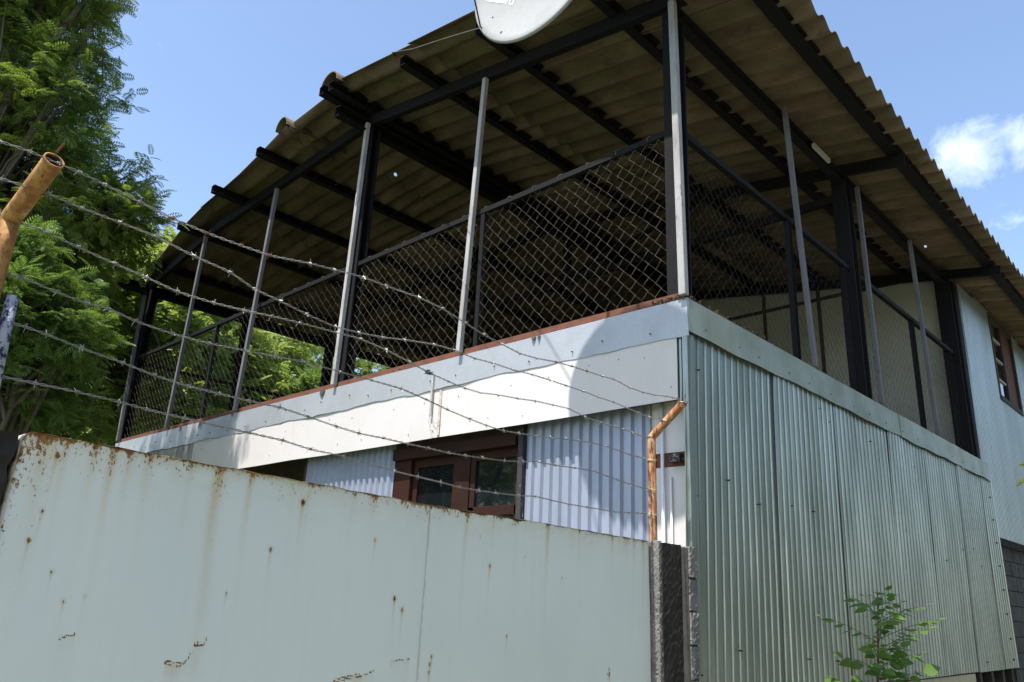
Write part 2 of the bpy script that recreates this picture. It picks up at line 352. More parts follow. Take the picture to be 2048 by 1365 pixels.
# ---- ground floor, street side (x = 0), ribbed galvanised sheets
P_SIDE = trap(.098, .014, .004, .0095)
seam_y = [-.01, 1.30, 2.50, 3.86, 5.02, 6.26, 7.40]
k = 0
for a, b in zip(seam_y[:-1], seam_y[1:]):
    wd = b-a+.05; pr_ = rib_points(wd, P_SIDE, off=random.uniform(0, .05)); hh = dict(pr_)
    lean = (-.028, -.02, -.012, -.03, -.03, -.035)[k]
    us = [u for u, _ in pr_]; off = .013 + (.004 if k % 2 else 0)
    amp = [random.uniform(-.004, .004) for _ in range(4)]
    zz = [1.06, 1.5, 2.0, 2.4, 2.8, 3.2, 3.46]
    lb = 1.045 + random.uniform(-.006, .006)
    def fn(u, z, hh=hh, a=a, off=off, lean=lean, amp=amp):
        zt = (3.46-z)/2.4
        return (off+.013*(1-min(1, u/.5))*(a > 0)-.018*zt+hh[u]+amp[0]*math.sin(z*2.1+amp[1]*900)*1.0+amp[2]*math.sin(u*5+z), a+u+lean*zt*2.2, z)
    zz[0] = lb
    link('wall_sheet', grid_sheet('wall_sheet', MAT['wallsteel'], us, zz, fn, .002, (1, 0, 0)), house); k += 1
# last narrow sheet, ends raking
pr_ = rib_points(.56, P_SIDE); hh = dict(pr_)
link('wall_sheet', grid_sheet('wall_sheet', MAT['wallsteel'], [u for u, _ in pr_], [1.05, 2, 3, 3.46], lambda u, z: (.019+hh[u], 7.36+u-.06*(3.46-z)/2.4+u*.16*(3.46-z)/2.4, z), .002, (1, 0, 0)), house)
# screws on the side sheets
sc = MB()
for y in np.arange(.08, 7.8, .49):
    for z in (1.25, 2.35, 3.25):
        if random.random() < .55: continue
        yy = y+random.uniform(-.15, .15); z += random.uniform(-.12, .12); sc.tube([(.0, yy, z), (.031, yy, z)], .005, 6)
for z in (3.2, 2.9, 2.6, 2.3, 2.0, 1.7, 1.4, 1.15): sc.tube([(.0, 7.66, z), (.044, 7.66, z)], .011, 6)
o = sc.build('screw_heads', MAT['iron'], house); o['kind'] = 'stuff'
# plinth under the sheets
MB().box((-.10, 3.1, 0), (-.012, 6.05, 1.030)).build('plinth_wall', MAT['plinth'], house)
MB().box((-.10, -.05, 0), (-.012, 3.097, 1.030)).build('plinth_wall', MAT['concdark'], house)
for y in (6.25, 6.75, 7.25, 7.7): MB().box((-.11, y, 0), (-.02, y+.10, 1.03)).build('plinth_post', MAT['darkwood'], house)
MB().box((-.40, 6.1, 0), (-.36, 8.0, 1.20)).build('plinth_backing', MAT['darkwood'], house)
# body of the ground floor behind the cladding (keeps it dark inside)
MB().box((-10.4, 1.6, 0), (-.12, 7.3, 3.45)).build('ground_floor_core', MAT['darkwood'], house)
MB().box((-4.9, .30, 0), (-.12, 1.59, .9)).build('sill_wall', MAT['darkwood'], house)
# ---- front wall, set back behind the hanging boards
P_FR = trap(.0975, .036, .014, .026)
def front_sheet(x0, x1, z0, z1, y):
    pr_ = rib_points(x1-x0, P_FR, off=random.uniform(0, .05)); hh = dict(pr_)
    link('wall_sheet', grid_sheet('wall_sheet', MAT['fronsteel'], [u for u, _ in pr_], [z0, (z0+z1)/2, z1], lambda u, z: (x0+u, y-hh[u], z), -.002, (0, -1, 0)), house)
front_sheet(-1.60, -.37, .3, 3.3, .143)
front_sheet(-4.93, -3.34, .3, 3.3, .143)
MB().box((-.362, .125, 2.62), (-.055, .135, 3.3)).build('corner_board', MAT['fascia'], house)
MB().box((-.362, .128, 0), (-.055, .138, 2.52)).build('corner_board', MAT['fascia'], house)
o = MB().box((-.33, .132, 2.50), (-.055, .20, 2.64)).build('rusty_ledger', MAT['redoxide'], house)
o = MB().box((-.20, .07, 2.545), (-.105, .124, 2.60)).build('rusty_bracket', MAT['speckwood'], house)
MB().tube([(-.262, .098, 3.2), (-.262, .098, 0)], .013, 10).build('conduit', MAT['pvc'], house, True)
MB().tube([(-.205, .112, 2.45), (-.205, .112, 0)], .009, 8).build('conduit', MAT['pvc'], house, True)
MB().box((-.375, .10, 0), (-.363, .15, 3.3)).build('joint_strip', MAT['rod'], house)
MB().box((-.05, .09, 0), (-.025, .16, 3.42)).build('corner_stud', MAT['darkwood'], house)
MB().add([(-.010, -.018, 1.04), (.024, -.018, 1.04), (.024, .075, 1.04), (-.010, -.018, 3.42), (.031, -.018, 3.42), (.031, .075, 3.42), (-.010, -.015, 1.04), (.021, -.015, 1.04), (.021, .075, 1.04), (-.010, -.015, 3.42), (.028, -.015, 3.42), (.028, .075, 3.42)], [(0, 1, 4, 3), (1, 2, 5, 4), (7, 6, 9, 10), (8, 7, 10, 11), (3, 4, 10, 9), (4, 5, 11, 10)]).build('corner_angle', MAT['wallsteel'], house)
# short corrugated return at the corner
pr_ = rib_points(.115, trap(.05, .015, .006, .012)); hh = dict(pr_)
link('corner_flap', grid_sheet('corner_flap', MAT['wallsteel'], [u for u, _ in pr_], [2.90, 3.05, 3.2, 3.42], lambda u, z: (-.075+u, .015-hh[u]-(.03 if z < 3 else 0)*u*6, z-.10*u), -.002, (0, -1, 0)), house)
# dark recess at the left
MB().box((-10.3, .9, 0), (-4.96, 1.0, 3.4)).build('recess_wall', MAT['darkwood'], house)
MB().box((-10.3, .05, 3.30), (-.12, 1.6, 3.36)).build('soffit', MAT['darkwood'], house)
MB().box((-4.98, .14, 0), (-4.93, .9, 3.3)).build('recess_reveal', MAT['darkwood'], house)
# ---- window
win = MB().box((-3.34, .13, 2.86), (-1.60, .26, 3.3)).build('window', MAT['darkwood'], house)
def sub(nm, a, b, mat, bv=.003): 
    o = MB().box(a, b).build(nm, mat, win); bevel(o, bv); return o
sub('window_head', (-3.34, .10, 2.82), (-1.70, .24, 2.93), MAT['windowwood'])
sub('window_jamb', (-3.34, .14, 1.2), (-3.10, .26, 2.82), MAT['windowwood'])
sub('window_jamb', (-1.715, .16, 1.2), (-1.66, .28, 2.82), MAT['windowwood'])
sub('mullion', (-2.49, .17, 1.2), (-2.31, .25, 2.82), MAT['windowwood'])
for x0, x1 in ((-3.095, -2.495), (-2.305, -1.72)):
    sub('rail', (x0, .18, 2.74), (x1, .24, 2.819), MAT['windowwood'])
    sub('rail', (x0, .18, 2.26), (x1, .24, 2.34), MAT['windowwood'])
    sub('rail', (x0, .18, 1.25), (x1, .24, 1.33), MAT['windowwood'])
    sub('stile', (x0, .18, 1.33), (x0+.06, .235, 2.74), MAT['windowwood'])
    sub('stile', (x1-.04, .18, 1.33), (x1, .235, 2.74), MAT['windowwood'])
    sub('pane', (x0+.061, .205, 2.341), (x1-.041, .210, 2.739), MAT['glass'], .0005)
    sub('pane', (x0+.061, .205, 1.331), (x1-.041, .210, 2.259), MAT['glass'], .0005)
sub('trim_board', (-1.66, .095, 1.2), (-1.605, .15, 2.96), MAT['speckwood'])

# ---- hanging white boards of the parapet
bx = [-.056, -2.56, -5.07, -7.60, -10.42]
for i in range(4):
    x1, x0 = bx[i]-.0015, bx[i+1]+.0015
    us = np.linspace(x0, x1, 26)
    sag = random.uniform(.0, .004)
    m_ = MAT['fascia'] if i < 3 else MAT['fascia_shaded']
    link('fascia_board', grid_sheet('fascia_board', m_, list(us), [2.955, 3.05, 3.2, 3.35, 3.46], lambda u, z: (u, -.004 + (.004*math.sin(u*1.7+i)+.003*math.sin(u*4.1))*(3.46-z)*2, z+(-.006*math.sin((u-x0)/(x1-x0)*3.14) if z < 3 else 0)), -.008, (0, -1, 0)), house)
MB().box((-2.575, -.018, 2.97), (-2.545, -.0135, 3.42)).build('joint_strip', weathered('stained_joint_strip', (.55, .47, .40), (.30, .17, .09), .7, sc=14, bump=.3), house)
sc = MB()
for i in range(46):
    x = -.12 - i*.225 + random.uniform(-.06, .06); z = random.choice([3.02, 3.05, 3.30, 3.33]); sc.tube([(x, -.0175, z), (x, -.008, z)], .0038, 6)
o = sc.build('board_screws', MAT['iron'], house); o['kind'] = 'stuff'
MB().box((-10.42, .012, 2.97), (-.06, .07, 3.62)).build('parapet_frame', MAT['darkwood'], house)

# ---- zinc flashing along the parapet: front pieces then street side pieces
def flash_piece(x0, x1, seed, lift=0.):
    rn = random.Random(seed); n = max(6, int((x1-x0)/.06)); us = np.linspace(x0, x1, n)
    ph = [rn.uniform(0, 6) for _ in range(4)]
    def wav(u): return .007*math.sin(u*3.1+ph[0])+.005*math.sin(u*8.3+ph[1])+.003*math.sin(u*19+ph[2])
    def fn(u, v):
        if v == 0: return (u, .045, 3.685+.004*math.sin(u*11+ph[3]))
        t = (v-1)/5.; z = 3.682-.272*t+(wav(u)*t); y = -.014-.003*t-lift*.4-.006*t*t*max(0, math.sin(u*2.3+ph[0]))**3-.0015*math.sin(u*7+t*2+ph[2])
        return (u, y, z)
    return link('flashing', grid_sheet('flashing', MAT['flashing'], list(us), [0, 1, 2, 3, 4, 5, 6], fn, -.0015, (0, -1, 0)), house)
fx = [.047, -.775, -3.05, -5.35, -7.65, -10.45]
for i in range(5): flash_piece(fx[i+1]-.03, fx[i], 20+i, lift=.004 if i % 2 == 0 else .0)
def flash_side(y0, y1, seed, lift=0.):
    rn = random.Random(seed); n = max(6, int((y1-y0)/.06)); us = np.linspace(y0, y1, n)
    ph = [rn.uniform(0, 6) for _ in range(4)]
    def fn(u, v):
        if v == 0: return (-.035, u, 3.685+.004*math.sin(u*9+ph[3]))
        t = (v-1)/5.; z = 3.68-.25*t+(.006*math.sin(u*2.7+ph[0])+.004*math.sin(u*9+ph[1]))*t
        return (.040+.004*t+lift+.012*t*t*max(0, math.sin(u*1.9+ph[0])), u, z)
    return link('flashing', grid_sheet('flashing', MAT['flashing_side'], list(us), [0, 1, 2, 3, 4, 5, 6], fn, .0015, (1, 0, 0)), house)
fy = [-.030, 2.09, 4.25, 6.44, 7.80]
for i in range(4): flash_side(fy[i], fy[i+1]+.03, 40+i, lift=.004 if i % 2 == 0 else .0)
sc = MB()
for i in range(24):
    x = -.2-i*.43+random.uniform(-.1, .1); z = random.choice([3.50, 3.55, 3.47]); sc.tube([(x, -.034, z), (x, -.018, z)], .0045, 6)
for i in range(17):
    y = .2+i*.45+random.uniform(-.1, .1); sc.tube([(.04, y, 3.5), (.053, y, 3.5)], .0045, 6)
o = sc.build('flashing_screws', MAT['iron'], house); o['kind'] = 'stuff'
for (x, w_, h_) in ((-4.55, .10, .07), (-1.42, .05, .045), (-1.36, .03, .05), (-7.5, .05, .12), (-8.1, .04, .09), (-6.6, .04, .05)):
    MB().add([(x-w_/2, -.020, 3.684), (x+w_/2, -.020, 3.684), (x+w_*.35, -.034, 3.684-h_*.6), (x+w_*.1, -.040, 3.684-h_), (x-w_*.45, -.030, 3.684-h_*.5)], [(0, 4, 3, 2, 1)]).build('torn_flap', MAT['darkwood'], house)
# tie wires that hold the netting to the rail
tw = MB()
for x in np.arange(-10.2, -.2, .31):
    tw.tube([(x+.03*math.cos(a), .05+.033*math.cos(a+.6), ZR_+.034*math.sin(a)) for ZR_ in (5.13,) for a in np.linspace(0, 5.6, 8)], .0022, 4, False)
o = tw.build('tie_wires', MAT['wire'], house); o['kind'] = 'stuff'
# litter of dry leaves on the parapet ledge
lt = MB()
for i in range(400):
    if i < 230: c = Vector((random.uniform(-.25, .04), random.uniform(-.02, .10), 3.69+random.random()*.03))
    elif i < 330: c = Vector((random.uniform(-.02, .05), random.uniform(0, 1.4), 3.69+random.random()*.02))
    else: c = Vector((random.uniform(-10, 0), random.uniform(-.015, .04), 3.69+random.random()*.01))
    a = Vector((random.uniform(-1, 1), random.uniform(-1, 1), random.uniform(-.5, .5))).normalized()*random.uniform(.012, .03); b = a.cross(Vector((random.random(), random.random(), 1))).normalized()*random.uniform(.006, .014)
    lt.add([c-a, c-b, c+a, c+b], [(0, 1, 2, 3)])
o = lt.build('leaf_litter', MAT['dirt'], house); o['kind'] = 'stuff'

# ---- balcony floor
MB().box((-10.38, .06, 3.50), (-.06, 7.35, 3.62)).build('balcony_floor', MAT['darkwood'], house)

# ---- frame of the roof terrace
def chan(nm, p0, p1, w_, h, side, mat='iron', par=house):
    return MB().chan(p0, p1, w_, h, .007, side).build(nm, MAT[mat], par)
ZR = 5.13
def post(x, y, top, w_=.13, dpt=.13, nm='post'):
    o = MB().prof([(-w_/2, -dpt/2), (w_/2, -dpt/2), (w_/2, -dpt/2+.02), (-w_/2+.012, -dpt/2+.02), (-w_/2+.012, dpt/2-.02), (w_/2, dpt/2-.02), (w_/2, dpt/2), (-w_/2, dpt/2)], (x, y, 3.62), (x, y, top), (1, 0, 0), (0, 1, 0)).build(nm, MAT['iron'], house); return o
post(-.075, .075, bl(0)); post(-4.28, .07, bl(-4.28)); post(-10.42, .07, bl(-10.5), .15)
post(-.07, 3.52, bl(0), .16, .16); post(-.07, 7.25, bl(0), .20, .20)
for y, wd in ((1.83, .12), (3.66, .14), (5.4, .14)): post(-10.45, y, bl(-10.5), wd, wd)
# front rafter, gable end (y = 0) in two pitches, rafters further in
def rafter(y, x0, x1, h=.13, w_=.06, nm='rafter'):
    pts = sorted([x0, x1]+[m_ for m_ in (-4.28, -8.4) if x0 < m_ < x1])
    for a, b in zip(pts[:-1], pts[1:]):
        da, db = bl(a+1e-6), bl(b-1e-6)
        MB().chan((a, y-w_/2, da), (b, y-w_/2, db), w_, h, .008, (0, 1, 0)).build(nm, MAT['iron'], house)
rafter(.02, -10.75, .08, .135, .07); rafter(3.49, -10.7, .62); rafter(7.22, -10.7, .66)
# interior truss at mid depth: tie, king post, struts
MB().beam((-10.3, 3.49, 6.02), (-.1, 3.49, 6.02), .07, .09).build('tie_beam', MAT['iron'], house)
MB().beam((-4.05, 3.49, 6.0), (-4.05, 3.49, 6.9), .09, .09, (1, 0, 0), (0, 1, 0)).build('king_post', MAT['iron'], house)
for s in (-1, 1): MB().beam((-4.05, 3.49, 6.1), (-4.05+s*2.2, 3.49, bl(-4.05+s*2.2)), .05, .05).build('strut', MAT['iron'], house)
# purlins along the roof (y direction), ends poke out past the gable rafter
def ysk(x): return -.50+.075*max(0., (-5.3-x)) if x < -4.3 else -.62
for x, ys in ((-9.95, -.20), (-8.68, -.38), (-7.34, -.50), (-6.02, -.54), (-4.36, -.66), (-3.00, -.53), (-1.85, -.5), (-.62, -.5)):
    z = bl(x)+.133
    a = .055
    for s in ((0, 1) if x in (-4.36,) else (0,)):
        MB().chan((x+s*.16-.035, ys+(.02 if s else 0), z-.012), (x+s*.16-.035, 15.8, z-.012), a+.035, .112, .006, (1, 0, 0)).build('purlin', MAT['iron'], house)
MB().chan((-4.33, -.46, 6.86), (-4.33, 15.8, 6.86), .10, .13, .008, (1, 0, 0)).build('ridge_beam', MAT['iron'], house)
MB().chan((.47, -.62, 6.315), (.47, 15.9, 6.315), .12, .10, .008, (1, 0, 0)).build('eave_beam', MAT['iron'], house)
MB().chan((-.09, .0, 6.17), (-.09, 7.3, 6.17), .09, .12, .008, (1, 0, 0)).build('side_beam', MAT['iron'], house)
MB().chan((-10.52, -.5, 6.26), (-10.52, 7.3, 6.26), .11, .16, .008, (1, 0, 0)).build('side_beam', MAT['iron'], house)
MB().box((.02, 2.55, 6.17), (.05, 2.95, 6.22)).build('timber_offcut', MAT['cream'], house)

# ---- safety frame: rails, mullions, bottom angles, wire netting
def rail(p0, p1, nm='rail', s=.05, mat='iron'):
    d = Vector(p1)-Vector(p0); side = (0, 1, 0) if abs(d.x) > abs(d.y) else (1, 0, 0)
    return MB().beam(p0, p1, s, s, side).build(nm, MAT[mat], house)
def netting(axis, c, a0, a1, z0, z1, pitch=.115, r_=.00105, sagtop=None, mat='mesh'):
    """chain-link: zigzag wires rising from z0 to z1 in the plane axis = c"""
    n = int((a1-a0)/(pitch/2)); V_, Q_ = [], []
    m = MB(); hz = pitch*.5
    nz = int((z1-z0)/hz)
    for i in range(n):
        base = a0+(i+.5)*pitch/2; pts = []
        jz = random.uniform(-.006, .006); top = nz + random.choice([0, 0, 0, 0, -1]) - (0 if sagtop is None else int(sagtop(base)/hz))
        for j in range(top+1):
            u = base + (pitch/4 if (j+i) % 2 else -pitch/4)*1.04 + .004*math.sin(j*.9+i*.13)
            off = .004*(1 if (j % 2) else -1)
            z = z0+j*hz+jz*.3
            pts.append((u, c+off+.010*math.sin(base*1.9+j*.21), z) if axis == 'y' else (c+off+.010*math.sin(base*1.9+j*.21), u, z))
        if len(pts) > 2: m.tube(pts, r_, 3, False)
    o = m.build('wire_netting', MAT[mat], house); o['kind'] = 'stuff'; return o
fr = [-.145, -2.19, -4.215, -6.3, -7.62, -10.34]
rail((-10.4, .05, ZR), (-.14, .05, ZR), 'top_rail')
MB().prof([(0, 0), (.05, 0), (.05, .005), (.005, .005), (.005, .05), (0, .05)], (-10.4, -.004, 3.69), (-.03, -.004, 3.69), (0, 1, 0)).build('bottom_angle', MAT['redoxide'], house)
for x in (-2.2, -7.64): MB().chan((x-.02, .03, 3.68), (x-.02, .03, ZR), .05, .05, .006, (0, 1, 0), (1, 0, 0)).build('mullion', MAT['iron'], house)
for a, b in ((-2.165, -.14), (-4.22, -2.235), (-7.61, -4.34), (-10.34, -7.67)):
    netting('y', .045, a, b, 3.72, ZR-.02, mat='mesh' if a > -5 else 'mesh_backlit')
rail((-.05, .14, ZR), (-.05, 7.15, ZR), 'top_rail')
MB().prof([(0, 0), (.05, 0), (.05, .005), (.005, .005), (.005, .05), (0, .05)], (-.03, .1, 3.69), (-.03, 7.2, 3.69), (-1, 0, 0)).build('bottom_angle', MAT['redoxide'], house)
for y in (1.96, 3.30, 5.40, 6.93): MB().chan((-.075, y-.02, 3.68), (-.075, y-.02, ZR), .05, .06, .006, (1, 0, 0), (0, 1, 0)).build('mullion', MAT['iron'], house)
for a, b in ((.15, 1.93), (2.0, 3.26), (3.62, 5.36), (5.44, 6.9)): netting('x', -.05, a, b, 3.72, ZR-.03, r_=.0014, mat='mesh_shaded')
rail((-10.45, .12, 5.06), (-10.45, 5.3, 5.06), 'top_rail'); rail((-10.45, .12, 4.35), (-10.45, 5.3, 4.35), 'middle_rail', .035)
for a, b in ((.15, 1.76), (1.9, 3.58), (3.74, 5.3)): netting('x', -10.45, a, b, 3.72, 5.03, pitch=.115, r_=.0016, mat='mesh_shaded')
# pale flat bars standing in front of the cage
def bar(p0, p1, side, s=.05):
    o = MB().prof([(-s/2, -s/2), (s/2, -s/2), (s/2, s/2), (-s/2, s/2)], p0, p1, side, (0, 1, 0) if side[0] else (1, 0, 0)).build('steel_bar', MAT['rod' if side[0] and p0[0] > -4.5 else 'rod_shaded'], house); bevel(o, .004); return o
for (xt, zt, xb) in ((-2.20, 6.60, -2.315), (-4.25, 6.96, -4.31), (-6.30, 6.80, -6.50), (-8.38, 6.70, -8.53), (-10.50, 6.3, -10.33)):
    bar((xt, -.045, zt), (xb, -.045, 3.70), (1, 0, 0))
bar((-.015, -.03, 6.30), (.02, -.03, 3.70), (1, 0, 0), .055)
for (yt, yb, zt) in ((1.90, 2.14, 6.30), (3.72, 3.78, 6.22), (5.47, 5.63, 6.22)):
    bar((.035, yt, zt), (.035, yb, 3.70), (0, 1, 0), .045)

# ---- back wall of the terrace: cream panels between battens
xs = [-10.3, -8.6, -6.9, -5.2, -4.3, -2.89, -1.95, -.02]
bw = 7.38
for a, b in zip(xs[:-1], xs[1:]):
    for z0, z1 in ((3.62, 6.47), (6.47, 9)):
        t0, t1 = min(z1, bl(a)+.16), min(z1, bl(b)+.16)
        m = MB().add([(a+.02, bw, z0+.02), (b-.02, bw, z0+.02), (b-.02, bw, t1-.02), (a+.02, bw, t0-.02), (a+.02, bw+.03, z0+.02), (b-.02, bw+.03, z0+.02), (b-.02, bw+.03, t1-.02), (a+.02, bw+.03, t0-.02)],
                     [(0, 1, 2, 3), (5, 4, 7, 6), (0, 4, 5, 1), (1, 5, 6, 2), (2, 6, 7, 3), (3, 7, 4, 0)])
        m.build('wall_panel', MAT['cream'] if a > -4.5 else MAT['darkwood'], house)  # left panels dark: the gloom of the interior put into their colour
for x in xs[1:-1]: MB().box((x-.03, bw-.012, 3.62), (x+.03, bw+.02, bl(x)+.1)).build('batten', MAT['darkwood'], house)
MB().box((-.62, bw-.012, 6.50), (-.56, bw+.02, bl(-.6)+.1)).build('batten', MAT['darkwood'], house)
for z in (6.47,): MB().box((-10.3, bw-.010, z-.03), (-.02, bw+.018, z+.03)).build('batten', MAT['darkwood'], house)
MB().box((-10.45, 5.4, 3.62), (-10.40, 7.4, 6.5)).build('side_screen', MAT['darkwood'], house)

# ---- rear upper storey, street side
P_FAR = trap(.076, .018, .008, .014)
y = 7.62
while y < 15.6:
    wd = .92; pr_ = rib_points(wd+.03, P_FAR); hh = dict(pr_)
    o_ = random.uniform(0, .004)
    def far(z0, z1, ya, yb, y=y, hh=hh, pr_=pr_, o_=o_):
        us = sorted(set([u for u, _ in pr_ if ya-y-1e-6 <= u <= yb-y+1e-6] + [max(0, ya-y), min(wd+.03, yb-y)]))
        xs_ = [u for u, _ in pr_]; hs_ = [h for _, h in pr_]
        if len(us) > 1: link('wall_sheet', grid_sheet('wall_sheet', MAT['farsteel'], us, list(np.linspace(z0, z1, 5)), lambda u, z: (.0+o_+float(np.interp(u, xs_, hs_)), y+u+(.06*(z-3.7)/2.9 if y < 8 and u < .05 else 0), z), .002, (1, 0, 0)), house)
    ye = y+wd+.03
    w0, w1 = 9.28, 10.76
    if ye < w0 or y > w1: far(2.70, 6.36, y, ye)
    else:
        far(2.70, 4.93, y, ye); far(6.38, 6.42, y, ye)
        if y < w0: far(4.932, 6.378, y, w0)
        if ye > w1: far(4.932, 6.378, w1, ye)
    y += wd
MB().box((-.16, 7.42, 2.7), (-.02, 7.60, 6.4)).build('corner_post', MAT['darkwood'], house)
MB().box((-.02, 7.50, 3.70), (.0, 7.66, 6.3)).build('corner_trim', MAT['iron'], house)
MB().box((-1.6, 7.45, 2.72), (-.2, 15.6, 2.80)).build('upper_floor', MAT['darkwood'], house)
MB().box((-.9, 8, 2.9), (-.86, 15.6, 6.4)).build('inner_wall', MAT['darkwood'], house)
w2 = MB().box((-.06, 9.28, 6.31), (.03, 10.76, 6.38)).build('window', MAT['darkwood'], house)
def s2(nm, a, b, m='darkwood'): MB().box(a, b).build(nm, MAT[m], w2)
s2('window_jamb', (-.06, 9.28, 4.93), (.03, 9.35, 6.31)); s2('window_jamb', (-.06, 10.69, 4.93), (.03, 10.76, 6.31)); s2('sill', (-.06, 9.35, 4.93), (.035, 10.69, 5.0))
s2('mullion', (-.05, 9.98, 5.0), (.01, 10.06, 6.31))
s2('pane', (-.03, 9.352, 5.0), (-.025, 9.978, 6.31), 'glass')
for z in (5.3, 5.65, 6.0): s2('glazing_bar', (-.035, 9.352, z), (-.005, 9.978, z+.03), 'cream')
s2('shutter', (-.035, 10.062, 5.0), (-.01, 10.688, 6.31), 'redoxide')

# ---- roof: corrugated cement sheets in rows, each sheet its own piece
PW = .27; AMP = .041
def sheet_mesh(x0, x1, width, lift, name, edge=0., y0=0.):
    nw = int(round(width/PW*12)); ys = np.linspace(0, width, nw+1); xs_ = np.linspace(x0, x1, 5)
    xm = (x0+x1)/2
    def fn(x, y):
        c = bl(x)+.262+lift
        return (x, y+(ysk(x)-ysk(xm))*edge, c + AMP*math.sin(2*math.pi*(y+y0+(ysk(x)-ysk(xm))*edge)/PW+1.2))
    return grid_sheet(name, MAT['roofsheet'], list(xs_), list(ys), fn, .007, (0, 0, 1), smooth=True)
SW = PW*4
rows = [(-2.75, .775, .0, -.655, 0, 0), (-4.28, -2.60, .009, -.56, 0, 0), (-5.62, -4.28, .018, -.47, 1, 1), (-8.20, -5.42, .009, 0, 1, 1), (-10.85, -8.02, .0, 0, 1, 1)]
for (x0, x1, lift, ys, edge, left) in rows:
    me = None
    start = ys if ys else ysk((x0+x1)/2)
    for j in range(16):
        me = sheet_mesh(x0, x1, SW+.07, lift+(.0 if j % 2 else .010), 'roof_sheet', edge, start) if j < 2 else (mes[j % 2])
        if j == 0: mes = [me]
        if j == 1: mes.append(me)
        o = link('roof_sheet', me, house, loc=(0, start+j*SW, random.uniform(-.001, .001)))
for j in range(17):
    yy = -.62+j*.98; m = MB(); n = 10
    prof_ = [(-4.28+.15*math.cos(math.pi*i/n)*1.15, bl(-4.28)+.25+.16*math.sin(math.pi*i/n)) for i in range(n+1)]
    inn = [(-4.28+.138*math.cos(math.pi*i/n)*1.15, bl(-4.28)+.25+.148*math.sin(math.pi*i/n)) for i in range(n, -1, -1)]
    sc_ = 1.0
    m.add([(a, yy, b) for a, b in prof_+inn]+[(a, yy+1.02, b+.006) for a, b in prof_+inn], [(i, i+1, 2*n+2+i+1, 2*n+2+i) for i in range(2*n+1)]+[(2*n+1, 0, 2*n+2, 4*n+3)]+[(i, i+1, 2*n-i, 2*n+1-i)[::-1] for i in range(n)])
    m.build('ridge_cap', MAT['roofsheet'], house)
yy = -.56; m = MB(); n = 10; q_ = []
for rr_ in (.14, .128): q_ += [(-5.42+rr_*math.cos(math.pi*i/n), bl(-5.42)+.235+rr_*1.1*math.sin(math.pi*i/n)) for i in (range(n+1) if rr_ > .13 else range(n, -1, -1))]
m.add([(a, yy, b) for a, b in q_]+[(a, yy+.9, b) for a, b in q_], [(i, i+1, 2*n+2+i+1, 2*n+2+i) for i in range(2*n+1)]+[(i, i+1, 2*n-i, 2*n+1-i)[::-1] for i in range(n)]); m.build('ridge_cap', MAT['roofsheet'], house)
# far gable filled and rear end closed
MB().box((-10.4, 15.5, 0), (-.1, 15.6, 6.6)).build('rear_wall', MAT['darkwood'], house)

# ---- rear ground floor: concrete blocks in running bond with recessed joints
bwall = MB().box((-.30, 8.02, 0), (-.062, 12.0, 2.66)).build('block_wall', MAT['mortar'], house)
bm = [MB().box((-.10, 0, 0), (-.045, .388, .188)).mesh('block', MAT['block']), MB().box((-.10, 0, 0), (-.048, .188, .188)).mesh('block', MAT['block'])]
for c_ in range(13):
    y = 8.03; first = c_ % 2
    while y < 11.9:
        if first: link('block', bm[1], bwall, (random.uniform(-.003, .003), y, .02+c_*.2)); y += .2; first = 0
        else: link('block', bm[0], bwall, (random.uniform(-.004, .004), y, .02+c_*.2)); y += .4
MB().box((-.30, 7.98, 2.60), (-.0, 12, 2.70)).build('ring_beam', MAT['concdark'], house)

# ================================================================== GATE
GD = Vector((-.105, .9945, 0)).normalized(); GN = Vector((GD.y, -GD.x, 0))     # along, outward
G0 = Vector((.31, -3.943, 0))
gate = thing('gate', tuple(G0), 'tall sheet metal gate in pale paint with rust runs along its top edge', 'gate')
gate.rotation_euler = (0, 0, math.atan2(GD.y, GD.x))                            # local x along, local -y outward
def loc_child(o, par): o.parent = par; return o
spots = [(.099, 1.926, 11), (.964, 1.899, 14), (.853, 1.726, 10), (1.326, 1.797, 9), (1.459, 1.58, 13), (1.507, 1.539, 12), (2.045, 1.74, 12), (2.199, 1.437, 9), (2.641, 1.716, 7), (.706, 1.575, 6), (1.698, 1.361, 11), (3.129, 1.238, 13), (.095, 1.772, 7), (.078, 1.692, 8), (.155, 1.613, 6), (1.563, 1.352, 5), (1.965, 1.868, 5), (2.311, 1.8, 6), (.257, 1.554, 5), (.203, 1.537, 6), (3.127, 1.262, 9), (1.69, 1.33, 10), (1.687, 1.30, 8), (2.9, 1.15, 6), (.45, 1.30, 5)]
scr = [[(.53, 1.369), (.554, 1.362), (.585, 1.361), (.602, 1.378), (.614, 1.401)], [(.618, 1.417), (.65, 1.417), (.661, 1.447)], [(.618, 1.425), (.642, 1.426)], [(.532, 1.376), (.556, 1.372), (.583, 1.371)],
       [(1.194, 1.288), (1.237, 1.3), (1.297, 1.305), (1.36, 1.308), (1.391, 1.32)], [(1.20, 1.281), (1.25, 1.292), (1.33, 1.298)], [(1.467, 1.351), (1.522, 1.351), (1.572, 1.352)], [(.21, 1.44), (.25, 1.452)], [(3.10, 1.245), (3.115, 1.232), (3.13, 1.224)]]
drips = [(.26, .012, .14, 1.3), (.616, .020, .26, 1.4), (.204, .012, .10, .8), (.74, .012, .16, 1), (1.866, .012, .16, 1), (2.496, .014, .18, 1.2), (3.399, .014, .14, 1), (.126, .012, .12, .8), (.373, .014, .12, .7), (.31, .01, .1, .7), (2.05, .008, .08, .7), (2.8, .01, .1, .7), (3.15, .012, .12, .7), (3.52, .015, .16, .9), (1.2, .012, .06, .6), (.99, .01, .1, .6), (.07, .02, .18, .8), (.515, .01, .1, .6), (3.3, .05, .1, .4), (1.3, .02, .05, .5)]
